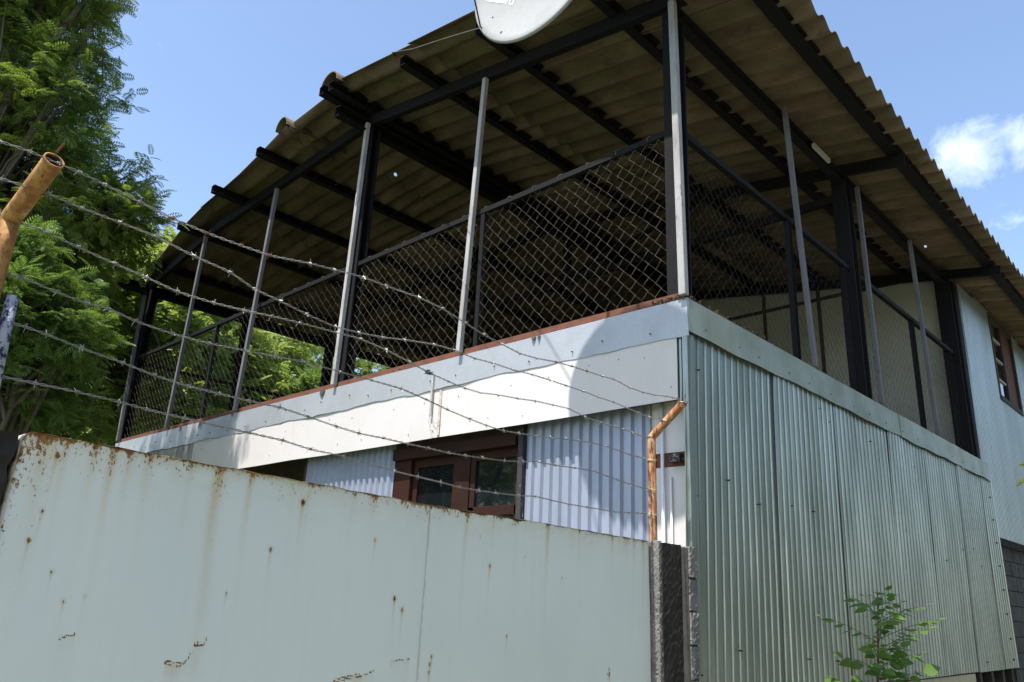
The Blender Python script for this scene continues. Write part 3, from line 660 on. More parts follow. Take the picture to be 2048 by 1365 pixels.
def gtop(u): return float(np.interp(u, [0, 1.636, 2.2, 3.6], [1.978, 1.966, 1.972, 1.974]))
def gate_sheet(u0, u1, y_off, seed):
    us = np.arange(u0, u1+1e-6, .0048); nu = len(us)
    tops = np.interp(us, [0, .9, 1.636, 1.64, 2.3, 2.31, 3.6], [1.978, 1.974, 1.966, 1.962, 1.966, 1.972, 1.974]) + .002*np.sin(us*19) + .0015*np.sin(us*47)
    if u0 < .01: tops = tops - np.clip(.022-us, 0, 1)**2/.022*.9
    dd = np.concatenate([np.arange(0, .96, .0050), [1.1, 1.3, 1.55, 1.87]]); nd = len(dd)
    U = np.repeat(us[:, None], nd, 1); Dp = np.repeat(dd[None, :], nu, 0); Z = tops[:, None]-Dp
    wob = .0045*np.sin(U*2.1+.7)*np.sin(Z*2.6) + .0022*np.sin(U*6.3+Z*3.1) + .0012*np.sin(U*14+Z*9)
    V = np.stack([U, -(y_off+wob), Z], -1).reshape(-1, 3)
    n1 = vnoise(nu, nd, int((u1-u0)*22)+2, 40, seed); n2 = vnoise(nu, nd, int((u1-u0)*70)+2, 90, seed+1); n0 = vnoise(nu, nd, int((u1-u0)*5)+2, 8, seed+2)
    clump = .25+.9*np.repeat(n0[:, :1], nd, 1)
    left = np.exp(-U/.35)*.9; right = np.exp(-(3.6-U)/.3)*.6
    length = .010+.024*clump+.025*left+.02*right
    n3 = vnoise(nu, nd, int((u1-u0)*12)+2, 12, seed+4)
    rust = (.17+.26*clump)*np.exp(-Dp/(length*1.5))*(.5+.6*n1) + .38*np.exp(-Dp/.004)*(.3+n1) + .21*np.clip((n3-.45)*3, 0, 1)*np.exp(-Dp/(.10+.12*left))*(.6+.5*n1)
    drip = .45*np.exp(-Dp/(.03+.05*clump))*(.3+.7*n1)
    streaks = np.interp(us, np.linspace(u0, u1, int((u1-u0)*45)), np.random.default_rng(seed+5).random(int((u1-u0)*45))**4)[:, None]
    drip += .28*streaks*np.exp(-Dp/.06)
    for (c, wd, ln, st) in drips:
        bell = np.exp(-((U-c-.006*np.sin(Z*9+c))/wd)**2)
        drip += st*bell*np.exp(-Dp/ln)*.62; rust += .5*bell*np.exp(-Dp/(ln*.3))*(.4+.8*n2)
    for (c, z, s) in spots:
        s = s*.78/1000.; ru = np.hypot((U-c)/(s*.55), (Z-z)/(s*1.1)); rust += 1.35*np.exp(-ru**2.4)*(.6+.6*n2)
        below = np.clip(z-Z, 0, None)
        drip += (Z < z)*np.exp(-((U-c)/(s*.55))**2)*np.exp(-below/(s*5.5))*.9
        drip += np.exp(-(np.hypot(U-c, Z-z)/(s*1.3))**2)*.6
    for pl in scr:
        for (a, b) in zip(pl[:-1], pl[1:]):
            ax, az = a; bx_, bz = b; L2 = (bx_-ax)**2+(bz-az)**2
            tt = np.clip(((U-ax)*(bx_-ax)+(Z-az)*(bz-az))/L2, 0, 1); ds = np.hypot(U-ax-tt*(bx_-ax), Z-az-tt*(bz-az))
            rust = np.maximum(rust, 1.05*np.exp(-(ds/.0026)**2))
            inside = (U > min(ax, bx_)) & (U < max(ax, bx_)) & (Z < max(az, bz))
            drip += inside*np.exp(-np.clip((az+bz)/2-Z, 0, None)/.05)*.33*streaks.max()*(.3+.7*n1)
    drip += np.exp(-np.abs(U-u0)/.006)*.5*(n1 > .5) if u0 > 1 else 0
    rust += .42*np.exp(-U/.010)*(.3+n1) + .13*np.exp(-U/.05)
    drip += .5*np.exp(-U/.012)*n1
    if u0 > 1: rust += .25*np.exp(-(U-u0)/.004)*(n1 > .45)
    idx = np.arange(nu*nd).reshape(nu, nd)
    q = np.stack([idx[:-1, :-1], idx[:-1, 1:], idx[1:, 1:], idx[1:, :-1]], -1).reshape(-1, 4)
    me = fast_mesh('gate_sheet', V, q, MAT['gate'], {'rust': rust.ravel(), 'drip': np.clip(drip, 0, 1).ravel()}, True)
    o = link('gate_sheet', me); return loc_child(o, gate)
gate_sheet(0, 1.640, .0, 3); gate_sheet(1.622, 3.598, .0035, 9)
def gpart(mb, nm, mat, smooth=False): o = link(nm, mb.mesh(nm, mat, smooth)); return loc_child(o, gate)
m = MB(); pts = [(0, .0), (0, .005)]
prof_ = [(0.0, .12), (0.0, 1.955), (.006, 1.969), (.020, 1.977)]
m.add([(a, -.0005, z) for a, z in prof_]+[(a-.004, .045, z-.002) for a, z in prof_], [(0, 1, 5, 4), (1, 2, 6, 5), (2, 3, 7, 6)]); gpart(m, 'side_fold', MAT['gate_edge'])
m = MB(); us = np.linspace(.02, 3.6, 120); n = len(us)
m.add([(u, -.0055, gtop(u)+.001+.0015*math.sin(u*31)) for u in us]+[(u, .040, gtop(u)+.0005) for u in us]+[(u, .040, gtop(u)-.03) for u in us], [(i, i+1, n+i+1, n+i) for i in range(n-1)]+[(n+i, n+i+1, 2*n+i+1, 2*n+i) for i in range(n-1)])
gpart(m, 'top_fold', MAT['gate_edge'])
gpart(MB().box((.05, .012, 1.85), (3.55, .042, 1.90)), 'frame_bar', MAT['iron']); gpart(MB().box((.05, .012, .15), (3.55, .042, .20)), 'frame_bar', MAT['iron'])
gpart(MB().box((.02, .006, .12), (.05, .044, 1.93)), 'frame_bar', MAT['iron']); gpart(MB().box((3.55, .012, .12), (3.59, .042, 1.93)), 'frame_bar', MAT['iron'])

# ================================================================== PILLARS AND PIPES
def rough_box(a, b, cuts, amp, seed):
    rn = np.random.default_rng(seed); mb = MB(); (x0, y0, z0), (x1, y1, z1) = a, b
    nx, ny, nz = cuts; V = {}; vs = []; fs = []
    def vid(i, j, k):
        if (i, j, k) not in V:
            V[(i, j, k)] = len(vs); t_ = rn.normal(0, amp, 3)
            vs.append((x0+(x1-x0)*i/nx+t_[0], y0+(y1-y0)*j/ny+t_[1], z0+(z1-z0)*k/nz+t_[2]))
        return V[(i, j, k)]
    for i in range(nx):
        for j in range(ny):
            fs.append((vid(i, j, nz), vid(i+1, j, nz), vid(i+1, j+1, nz), vid(i, j+1, nz)))
    for k_ in range(nz):
        for i in range(nx):
            fs.append((vid(i, 0, k_), vid(i+1, 0, k_), vid(i+1, 0, k_+1), vid(i, 0, k_+1))); fs.append((vid(i, ny, k_+1), vid(i+1, ny, k_+1), vid(i+1, ny, k_), vid(i, ny, k_)))
        for j in range(ny):
            fs.append((vid(nx, j, k_), vid(nx, j+1, k_), vid(nx, j+1, k_+1), vid(nx, j, k_+1))); fs.append((vid(0, j, k_+1), vid(0, j+1, k_+1), vid(0, j+1, k_), vid(0, j, k_)))
    return mb.add(vs, fs)
pil = thing('gate_pillar', (-.04, -.2, 0), 'dark rough concrete pillar between the gate and the steel house corner', 'pillar')
rough_box((-.085, -.325, 0), (.0, -.108, 1.972), (4, 12, 90), .0010, 1).build('shaft', MAT['concdark'], pil)
rough_box((-.095, -.352, 0), (-.006, -.326, 1.980), (8, 3, 160), .0017, 2).build('mortar_edge', MAT['conc'], pil)
for k_ in range(10):
    rough_box((-.10, -.100, .006+k_*.197), (.058+random.uniform(-.008, .006), -.012, .190+k_*.197), (10, 5, 14), .0016, 30+k_).build('block', MAT['conc'], pil)
MB().box((-.09, -.106, 0), (.045, -.014, 1.955)).build('mortar_core', MAT['mortar'], pil)
lp = thing('gate_pillar', tuple(G0-GD*.22), 'dark mossy concrete pillar at the left end of the gate', 'pillar')
a = rough_box((-.45, .0, 0), (-.012, .20, 1.972), (14, 8, 60), .0035, 5); m_ = a.mesh('shaft', MAT['concdark'])
lp.rotation_euler = gate.rotation_euler; o = link('shaft', m_); o.parent = lp; o.location = (.22, .005, 0)

BL, TL = Vector((.327, -4.108, 2.551)), Vector((.545, -4.085, 2.668))
BR, TR = Vector((-.064, -.329, 2.634)), Vector((.168, -.305, 2.841))
def open_pipe(name, label, base, bend, tip, rad, mat):
    t_ = thing(name, tuple(base), label, 'pipe', None)
    c1 = [base + (bend-base)*k_/8 for k_ in range(8)]
    d1 = (bend-base).normalized(); d2 = (tip-bend).normalized()
    kn = [bend-d1*.012, bend+(d2-d1)*.002, bend+d2*.012]; c2 = [bend+(tip-bend)*k_/6 for k_ in range(1, 7)]
    pts = c1+kn+c2
    MB().tube(pts, rad, 20, False).build('pipe_wall', mat, t_, True)
    inn = [tip+(bend-tip)*k_/6 for k_ in range(6)]
    MB().tube(inn, rad*.87, 20, False).build('bore', MAT['darkwood'], t_, True)
    m = MB(); d = d2; a = d.cross(Vector((0, 0, 1))).normalized(); b = d.cross(a); n = 24; vs = []
    for r_, off in ((rad*.86, -.002), (rad*.90, .003), (rad*1.02, .002), (rad*1.02, -.006)):
        vs += [tip+d*off+(a*math.cos(6.28318*k_/n)+b*math.sin(6.28318*k_/n))*r_*random.uniform(.985, 1.015) for k_ in range(n)]
    m.add(vs, [(j*n+k_, j*n+(k_+1) % n, (j+1)*n+(k_+1) % n, (j+1)*n+k_) for j in range(3) for k_ in range(n)])
    m.build('rim', MAT['redoxide'] if mat == MAT['pipe_red'] else MAT['pipe'], t_, True)
    # nail hooks that hold the wires
    return t_
pa = open_pipe('fence_pipe', 'bent rusty yellow pipe post with open end at the left of the gate', Vector((BL.x, BL.y, 1.95)), BL, TL, .0265, MAT['pipe'])
pb = open_pipe('fence_pipe', 'bent flaking orange pipe post on the pillar at the house corner', Vector((BR.x-.004, BR.y+.01, 1.965)), BR, TR, .0265, MAT['pipe_red'])
def nail(p, d, l, par, r_=.003): MB().tube([p, p+d*l*.6, p+d*l], [r_, r_, r_*.7], 5).build('nail', MAT['rust_barb'], par)
nail(TL+Vector((0, 0, .025)), Vector((.5, .35, .9)).normalized(), .035, pa, .0035)
for p in (TR+Vector((0, .0, .02)), BR+Vector((-.02, 0, .02)), BR+(TR-BR)*.45+Vector((0, 0, .028)), BR-Vector((.02, 0, .35))): nail(p, Vector((.15, .2, .9)).normalized(), .035, pb)
bp = thing('steel_post', (.335, -4.05, 0), 'short peeling blue and white pipe behind the rusty pipe at far left', 'post')
MB().tube([(.322, -4.035, 1.9), (.328, -4.050, 2.22), (.329, -4.055, 2.335)], .016, 14).build('pipe_wall', MAT['pipe_blue'], bp, True)

# ================================================================== BARBED WIRE
WIRES=[
[(0.564,-4.280,2.645),(0.558,-4.215,2.658),(0.551,-4.145,2.665),(0.544,-4.072,2.665),(0.538,-4.017,2.666),(0.531,-3.947,2.661),(0.521,-3.843,2.653),(0.511,-3.741,2.645),(0.499,-3.624,2.644),(0.487,-3.503,2.650),(0.476,-3.395,2.657),(0.460,-3.234,2.690),(0.450,-3.128,2.706),(0.436,-2.990,2.726),(0.424,-2.876,2.732),(0.406,-2.694,2.745),(0.392,-2.555,2.743),(0.377,-2.404,2.724),(0.365,-2.284,2.708),(0.352,-2.151,2.701),(0.339,-2.019,2.693),(0.326,-1.885,2.706),(0.310,-1.726,2.731),(0.295,-1.583,2.746),(0.282,-1.444,2.755),(0.266,-1.288,2.767),(0.253,-1.162,2.780),(0.237,-0.994,2.773),(0.222,-0.842,2.782),(0.206,-0.691,2.799),(0.192,-0.547,2.826),(0.175,-0.376,2.836)],
[(0.475,-4.246,2.584),(0.467,-4.179,2.600),(0.454,-4.060,2.610),(0.443,-3.967,2.607),(0.431,-3.858,2.610),(0.418,-3.747,2.611),(0.403,-3.614,2.596),(0.388,-3.482,2.591),(0.377,-3.382,2.564),(0.365,-3.274,2.557),(0.351,-3.158,2.546),(0.336,-3.023,2.539),(0.323,-2.909,2.551),(0.309,-2.782,2.569),(0.295,-2.664,2.594),(0.275,-2.490,2.625),(0.260,-2.358,2.637),(0.244,-2.216,2.636),(0.230,-2.088,2.649),(0.212,-1.929,2.657),(0.193,-1.768,2.674),(0.175,-1.605,2.684),(0.159,-1.468,2.691),(0.140,-1.294,2.700),(0.122,-1.136,2.703),(0.102,-0.966,2.713),(0.069,-0.673,2.712),(0.052,-0.521,2.713),(0.032,-0.348,2.737)],
[(0.337,-4.208,2.553),(0.330,-4.135,2.556),(0.324,-4.081,2.552),(0.319,-4.030,2.556),(0.307,-3.918,2.542),(0.296,-3.807,2.531),(0.285,-3.703,2.523),(0.274,-3.595,2.511),(0.260,-3.464,2.516),(0.248,-3.347,2.527),(0.236,-3.230,2.542),(0.223,-3.107,2.555),(0.205,-2.929,2.569),(0.193,-2.808,2.579),(0.178,-2.666,2.572),(0.163,-2.526,2.556),(0.150,-2.401,2.540),(0.137,-2.271,2.531),(0.125,-2.156,2.526),(0.113,-2.042,2.531),(0.100,-1.909,2.552),(0.083,-1.752,2.569),(0.068,-1.602,2.590),(0.051,-1.442,2.604),(0.036,-1.291,2.617),(0.018,-1.121,2.604),(0.000,-0.952,2.606),(-0.016,-0.796,2.614),(-0.038,-0.584,2.619),(-0.057,-0.394,2.643)],
[(0.333,-4.168,2.382),(0.324,-4.077,2.396),(0.320,-4.044,2.399),(0.310,-3.943,2.387),(0.301,-3.858,2.381),(0.295,-3.796,2.387),(0.286,-3.707,2.372),(0.273,-3.584,2.368),(0.259,-3.452,2.373),(0.245,-3.311,2.387),(0.232,-3.191,2.399),(0.220,-3.070,2.411),(0.202,-2.897,2.417),(0.184,-2.723,2.424),(0.167,-2.557,2.428),(0.151,-2.406,2.416),(0.136,-2.264,2.400),(0.120,-2.110,2.389),(0.107,-1.985,2.383),(0.094,-1.857,2.382),(0.081,-1.732,2.394),(0.067,-1.591,2.405),(0.037,-1.304,2.443),(0.011,-1.056,2.469),(-0.004,-0.907,2.476),(-0.035,-0.609,2.474),(-0.056,-0.410,2.482)],
[(0.330,-4.138,2.253),(0.321,-4.051,2.264),(0.316,-4.004,2.263),(0.310,-3.944,2.257),(0.300,-3.846,2.244),(0.287,-3.721,2.233),(0.276,-3.616,2.219),(0.264,-3.498,2.212),(0.252,-3.385,2.213),(0.241,-3.272,2.214),(0.227,-3.144,2.219),(0.214,-3.015,2.211),(0.200,-2.880,2.201),(0.188,-2.765,2.196),(0.175,-2.634,2.201),(0.159,-2.489,2.203),(0.147,-2.364,2.206),(0.133,-2.238,2.208),(0.121,-2.119,2.215),(0.108,-1.996,2.224),(0.092,-1.835,2.237),(0.077,-1.687,2.257),(0.066,-1.586,2.274),(0.047,-1.402,2.284),(0.028,-1.219,2.298),(0.009,-1.031,2.311),(-0.007,-0.884,2.304),(-0.020,-0.756,2.298),(-0.050,-0.463,2.291),(-0.060,-0.372,2.295)],
[(0.327,-4.104,2.107),(0.319,-4.033,2.111),(0.310,-3.945,2.113),(0.298,-3.830,2.115),(0.286,-3.709,2.113),(0.276,-3.617,2.109),(0.263,-3.492,2.106),(0.251,-3.373,2.105),(0.238,-3.249,2.105),(0.224,-3.112,2.104),(0.211,-2.986,2.093),(0.195,-2.830,2.094),(0.179,-2.682,2.083),(0.166,-2.552,2.078),(0.152,-2.419,2.075),(0.137,-2.273,2.072),(0.125,-2.151,2.067),(0.111,-2.018,2.069),(0.097,-1.888,2.075),(0.079,-1.711,2.085),(0.065,-1.576,2.099),(0.050,-1.432,2.097),(0.034,-1.274,2.096),(0.015,-1.092,2.100),(-0.002,-0.928,2.105),(-0.017,-0.779,2.109),(-0.034,-0.622,2.122),(-0.055,-0.411,2.141)]]

names = ['uppermost barbed wire strand, from pipe tip to pipe tip over the gate', 'second barbed wire strand from the top, tied halfway up both bent pipe arms', 'third barbed wire strand from the top, tied at the bends of both pipes', 'fourth barbed wire strand from the top, just below the bends of both pipes', 'fifth barbed wire strand from the top, crossing the dark window', 'lowest barbed wire strand, nearest above the top edge of the gate']
def star(seed):
    rn = random.Random(seed); m = MB()
    for a in range(4):
        th = rn.uniform(0, 6.28); d = Vector((rn.uniform(-.5, .5), math.cos(th), math.sin(th))).normalized(); s = Vector((rn.uniform(-.004, .004), 0, 0))
        m.tube([s-d*.002, s+d*rn.uniform(.012, .018)], [.0014, .0007], 4)
    for s in (-.004, 0, .004): m.tube([Vector((s, .0042*math.cos(t_), .0042*math.sin(t_))) for t_ in np.linspace(0, 6.28, 7)], .0014, 4, False)
    return m
bar_me = [star(i).mesh('barb', MAT['wire']) for i in range(4)]+[star(9).mesh('barb', MAT['rust_barb'])]
for wi, pts in enumerate(WIRES):
    P_ = [Vector(p) for p in pts]
    if wi in (0, 1, 2): P_[-1] = (TR + Vector((-.02, -.02, .02)), BR+(TR-BR)*.42+Vector((-.01, -.03, .02)), BR+Vector((-.03, -.03, .0)))[wi]
    # clean: keep increasing along y
    Q_ = [P_[0]]
    for p in P_[1:]:
        if p.y > Q_[-1].y+.01: Q_.append(p)
    P_ = Q_
    # resample with a smooth spline
    ys = np.array([p.y for p in P_]); xs_ = np.array([p.x for p in P_]); zs = np.array([p.z for p in P_])
    n = int((ys[-1]-ys[0])/.010); yy = np.linspace(ys[0], ys[-1], n); ker = np.hanning(9); ker /= ker.sum()
    def smooth(a): return np.convolve(np.pad(a, 4, mode='edge'), ker, 'valid')
    xx = smooth(np.interp(yy, ys, xs_)); zz = smooth(np.interp(yy, ys, zs))
    wire = thing('barbed_wire', (float(xx[n//2]), float(yy[n//2]), float(zz[n//2])), names[wi], 'barbed wire', 'barbed wire strands above the gate')
    for s in (0, math.pi):
        path = [Vector((xx[i]+.0026*math.cos(i*.95+s), yy[i], zz[i]+.0026*math.sin(i*.95+s))) for i in range(n)]
        MB().tube(path, .0017, 4, False).build('strand', MAT['wire'], wire, True)
    yb = [p.y for p in P_[1:]]
    yb = [y for i, y in enumerate(yb) if i == 0 or y-yb[i-1] > .03]
    extra = [y+.5*(yb[i+1]-y) for i, y in enumerate(yb[:-1]) if yb[i+1]-y > .19]
    for y in sorted(yb+extra):
        if y > ys[-1]-.05: continue
        i = min(n-1, int((y-ys[0])/(ys[-1]-ys[0])*(n-1)))
        rusty = wi == 0 and (-3.8 < y < -3.3 or -1.8 < y < -1.4)
        o = link('barb', bar_me[4] if rusty else random.choice(bar_me[:4]), wire, (xx[i], y, zz[i]))
        o.rotation_euler = (random.uniform(0, 6.28), random.uniform(-.2, .2), math.pi/2-.1)
    if wi >= 0:                                       # tie wire round the right hand pipe
        c = Vector((xx[-1], yy[-1], zz[-1])); q = BR if wi > 1 else BR+(TR-BR)*(.45 if wi == 1 else .97)
        cc = Vector((q.x, q.y, c.z if wi > 1 else q.z)); m = MB()
        for kk in range(3):
            m.tube([cc+Vector((.030*math.cos(t_), .030*math.sin(t_), .004*kk-.004+.005*math.sin(t_*1.5+kk))) for t_ in np.linspace(0, 6.28, 15)], .0016, 4, False)
        m.tube([cc+Vector((-.03, -.02, 0)), c, c-Vector((0, .03, -.004))], .003, 4, False)
        m.build('tie', MAT['plinth'] if wi in (3, 4, 5) else MAT['wire'], wire)
kn = thing('twine_knot', WIRES[2][16], 'small green twine knot tied round the third barbed wire strand', 'twine')
m = MB()
kw = Vector(WIRES[2][16])
for i in range(9): m.tube([kw+Vector((random.uniform(-.01, .01), random.uniform(-.022, .022), random.uniform(-.010, .010))) for _ in range(4)], .0022, 4)
m.build('knot', MAT['twine'], kn)
MB().tube([kw, kw+Vector((.002, -.01, -.03)), kw+Vector((.0, -.012, -.05))], .0012, 4).build('loose_end', MAT['pvc'], kn)
# loose wires on the boards
m = MB(); m.tube([(-2.67, -.03, 3.42), (-2.665, -.035, 3.25), (-2.64, -.04, 3.14), (-2.60, -.035, 3.09), (-2.55, -.03, 3.08), (-2.53, -.025, 3.12)], .0025, 5)
m.tube([(-2.665, -.03, 3.28), (-2.68, -.035, 3.1), (-2.64, -.04, 3.03), (-2.60, -.03, 2.99)], .0022, 5)
o = m.build('loose_cable', MAT['rod'], house, True)
MB().box((-2.680, -.040, 3.16), (-2.655, -.020, 3.55)).build('hanging_strip', MAT['rod'], house)

# ================================================================== SATELLITE DISH
DX, DY, DZ, DA, DB = -.305, -1.35, 5.95, .630, .630
dish = thing('satellite_dish', (DX, DY, DZ), 'large pale satellite dish with white printed logo fixed before the roof edge', 'satellite dish')
def bowl(x, z, back=0.):
    q = ((x-DX)/DA)**2+((z-DZ)/DB)**2; return DY + .085*(1-q) + back
nr, na = 14, 72; vs = []; fs = []
rings = [(k_/nr, 0.) for k_ in range(nr+1)] + [(1.018, .004), (1.024, .018), (1.010, .026)] + [(k_/nr, .014) for k_ in range(nr, -1, -1)]
for (t_, bk) in rings:
    for a in range(na):
        th = 2*math.pi*a/na; x = DX+DA*t_*math.cos(th); z = DZ+DB*t_*math.sin(th)
        vs.append((x, (bowl(x, z) if t_ <= 1 else DY)+bk+(.012 if t_ <= 1 and bk > 0 else 0), z))
for i in range(len(rings)-1):
    for a in range(na): fs.append((i*na+a, i*na+(a+1) % na, (i+1)*na+(a+1) % na, (i+1)*na+a))
MB().add(vs, fs).build('reflector', MAT['dish'], dish, True)
def onb(x, z): return (x, bowl(x, z)-.0025, z)
pq = [(-.832, 5.883), (-.645, 5.770), (-.600, 5.845), (-.62, 5.99), (-.81, 6.02)]
pq = [(-.832, 5.893), (-.645, 5.780), (-.575, 5.93), (-.765, 6.05)]
m = MB(); N_ = 10; vs = []
for i in range(N_+1):
    for j in range(N_+1):
        s, t_ = i/N_, j/N_; x = (1-s)*((1-t_)*pq[0][0]+t_*pq[3][0])+s*((1-t_)*pq[1][0]+t_*pq[2][0]); z = (1-s)*((1-t_)*pq[0][1]+t_*pq[3][1])+s*((1-t_)*pq[1][1]+t_*pq[2][1]); vs.append(onb(x, z))
m.add(vs, [(i*(N_+1)+j, (i+1)*(N_+1)+j, (i+1)*(N_+1)+j+1, i*(N_+1)+j+1) for i in range(N_) for j in range(N_)]); m.build('printed_panel', MAT['dishprint'], dish)
# letter a beside it: ring and stem
m = MB(); cx, cz = -.598, 5.775; ex = Vector((.857, -.515)); ez = Vector((.32, .95)); s = .026
def lp2(a, b): return onb(cx+ex.x*a+ez.x*b, cz+ex.y*a+ez.y*b)
n = 20; vs = [lp2(s*.95*math.cos(6.2832*k_/n)*q, s*math.sin(6.2832*k_/n)*q) for q in (.62, 1.) for k_ in range(n)]
m.add(vs, [(k_, (k_+1) % n, n+(k_+1) % n, n+k_) for k_ in range(n)]); m.add([lp2(a, b) for a, b in ((.62*s, -s), (1.02*s, -s), (1.02*s, s), (.62*s, s))], [(0, 1, 2, 3)])
m.build('printed_letter', MAT['dishprint'], dish)
feed = Vector((DX, DY-.78, DZ-.18))
for ang in (-30, 210, 270):
    a = R(ang); p = Vector((DX+DA*.985*math.cos(a), DY-.004, DZ+DB*.985*math.sin(a)))
    if ang == 270: continue
    MB().tube([p+Vector((0, .045, -.01)), p+Vector((0, -.01, 0)), p+(feed-p)*.5, feed], .006, 6).build('stay', MAT['iron'], dish)
MB().beam((DX, DY+.06, DZ-.60), feed-Vector((0, -.1, .02)), .03, .03, (1, 0, 0)).build('feed_arm', MAT['pvc'], dish) if False else None
MB().tube([feed+Vector((0, -.04, 0)), feed+Vector((0, .05, 0)), feed+Vector((0, .06, 0)), feed+Vector((0, .10, .0))], [.03, .03, .045, .045], 14).build('receiver_head', MAT['pvc'], dish)
for (x, z, l) in ((-.650, 5.49, .022), (-.76, 5.70, .012)):
    MB().tube([Vector(onb(x, z)), Vector(onb(x+l*.6, z+l*.6))], .0035, 5).build('bolt', MAT['iron'], dish)
for s in (-.14, .14): MB().beam((DX+s-.15, DY+.15, DZ+.02), (DX+s-.15, -.60, bl(DX)+.42), .03, .05, (1, 0, 0)).build('bracket_arm', MAT['iron'], dish)
MB().box((DX-.31, DY+.15, DZ-.15), (DX+.01, DY+.19, DZ+.22)).build('mount_plate', MAT['iron'], dish)
MB().beam((DX-.31, -.62, bl(DX)+.40), (DX+.01, -.62, bl(DX)+.40), .22, .012, (0, 1, 0)).build('mount_plate', MAT['iron'], dish)
cb = MB().tube([(-.93, -1.20, 5.80), (-1.2, -1.1, 5.98), (-1.8, -.93, 6.32), (-2.5, -.76, 6.68), (-3.02, -.63, 6.99), (-3.12, -.58, 7.075), (-3.2, -.40, 7.10)], .0055, 6).build('antenna_cable', MAT['bark'], None, True)
tag(cb, 'thin antenna cable running from the dish along the gable roof edge', 'cable')

# ================================================================== VEGETATION
def frond_template(npin=9, pl=.36, pw=.085, droop=.22, kind='feather'):
    vs, fs = [], []
    for k_ in range(2): t_ = k_; vs += [(t_, -.008, -droop*t_*t_), (t_, .008, -droop*t_*t_)]
    fs += [(0, 2, 3, 1)]
    for i in range(npin):
        t_ = .14+.84*i/(npin-1); z0 = -droop*t_*t_; L = pl*(math.sin(math.pi*(.18+.72*t_)))**.8
        for s in (-1, 1):
            dx, dy = .50, .86*s; nx, ny = -dy*s, dx*s
            b = len(vs); w_ = pw*(1 if kind == 'feather' else 1.5)
            m1 = .45
            vs += [(t_, 0, z0), (t_+dx*L*m1-.86*w_/2*1., dy*L*m1+.5*s*w_/2, z0-.06*L*m1), (t_+dx*L, dy*L, z0-.30*L), (t_+dx*L*m1+.86*w_/2, dy*L*m1-.5*s*w_/2, z0-.06*L*m1)]
            fs.append((b, b+1, b+2, b+3))
    return np.array(vs, float), np.array(fs, int)
F_FINE = frond_template(6, .42, .115, .35); F_MED = frond_template(8, .42, .075, .28); F_BROAD = frond_template(5, .40, .17, .3, 'broad')
def make_fronds(pos, dirs, up, scale, tint, tmpl):
    """many fronds at once: pos (n,3), dirs (n,3), up (n,3)"""
    v, f_ = tmpl; n = len(pos)
    x = dirs/np.linalg.norm(dirs, axis=1, keepdims=True); y = np.cross(up, x); y /= np.linalg.norm(y, axis=1, keepdims=True)+1e-9; z = np.cross(x, y)
    V = pos[:, None, :] + scale[:, None, None]*(v[None, :, 0:1]*x[:, None, :] + v[None, :, 1:2]*y[:, None, :] + v[None, :, 2:3]*z[:, None, :])
    F = f_[None, :, :] + (np.arange(n)*len(v))[:, None, None]
    return V.reshape(-1, 3), F.reshape(-1, 4), np.repeat(tint, len(v))
def lattice(p, seed, s):
    """cheap 3D noise at points"""
    r_ = np.random.default_rng(seed); o_ = 0
    for k_ in range(5):
        a = r_.normal(size=3)*s*(1+.7*k_); o_ = o_ + np.sin(p@a+r_.random()*6.28)
    return o_/5
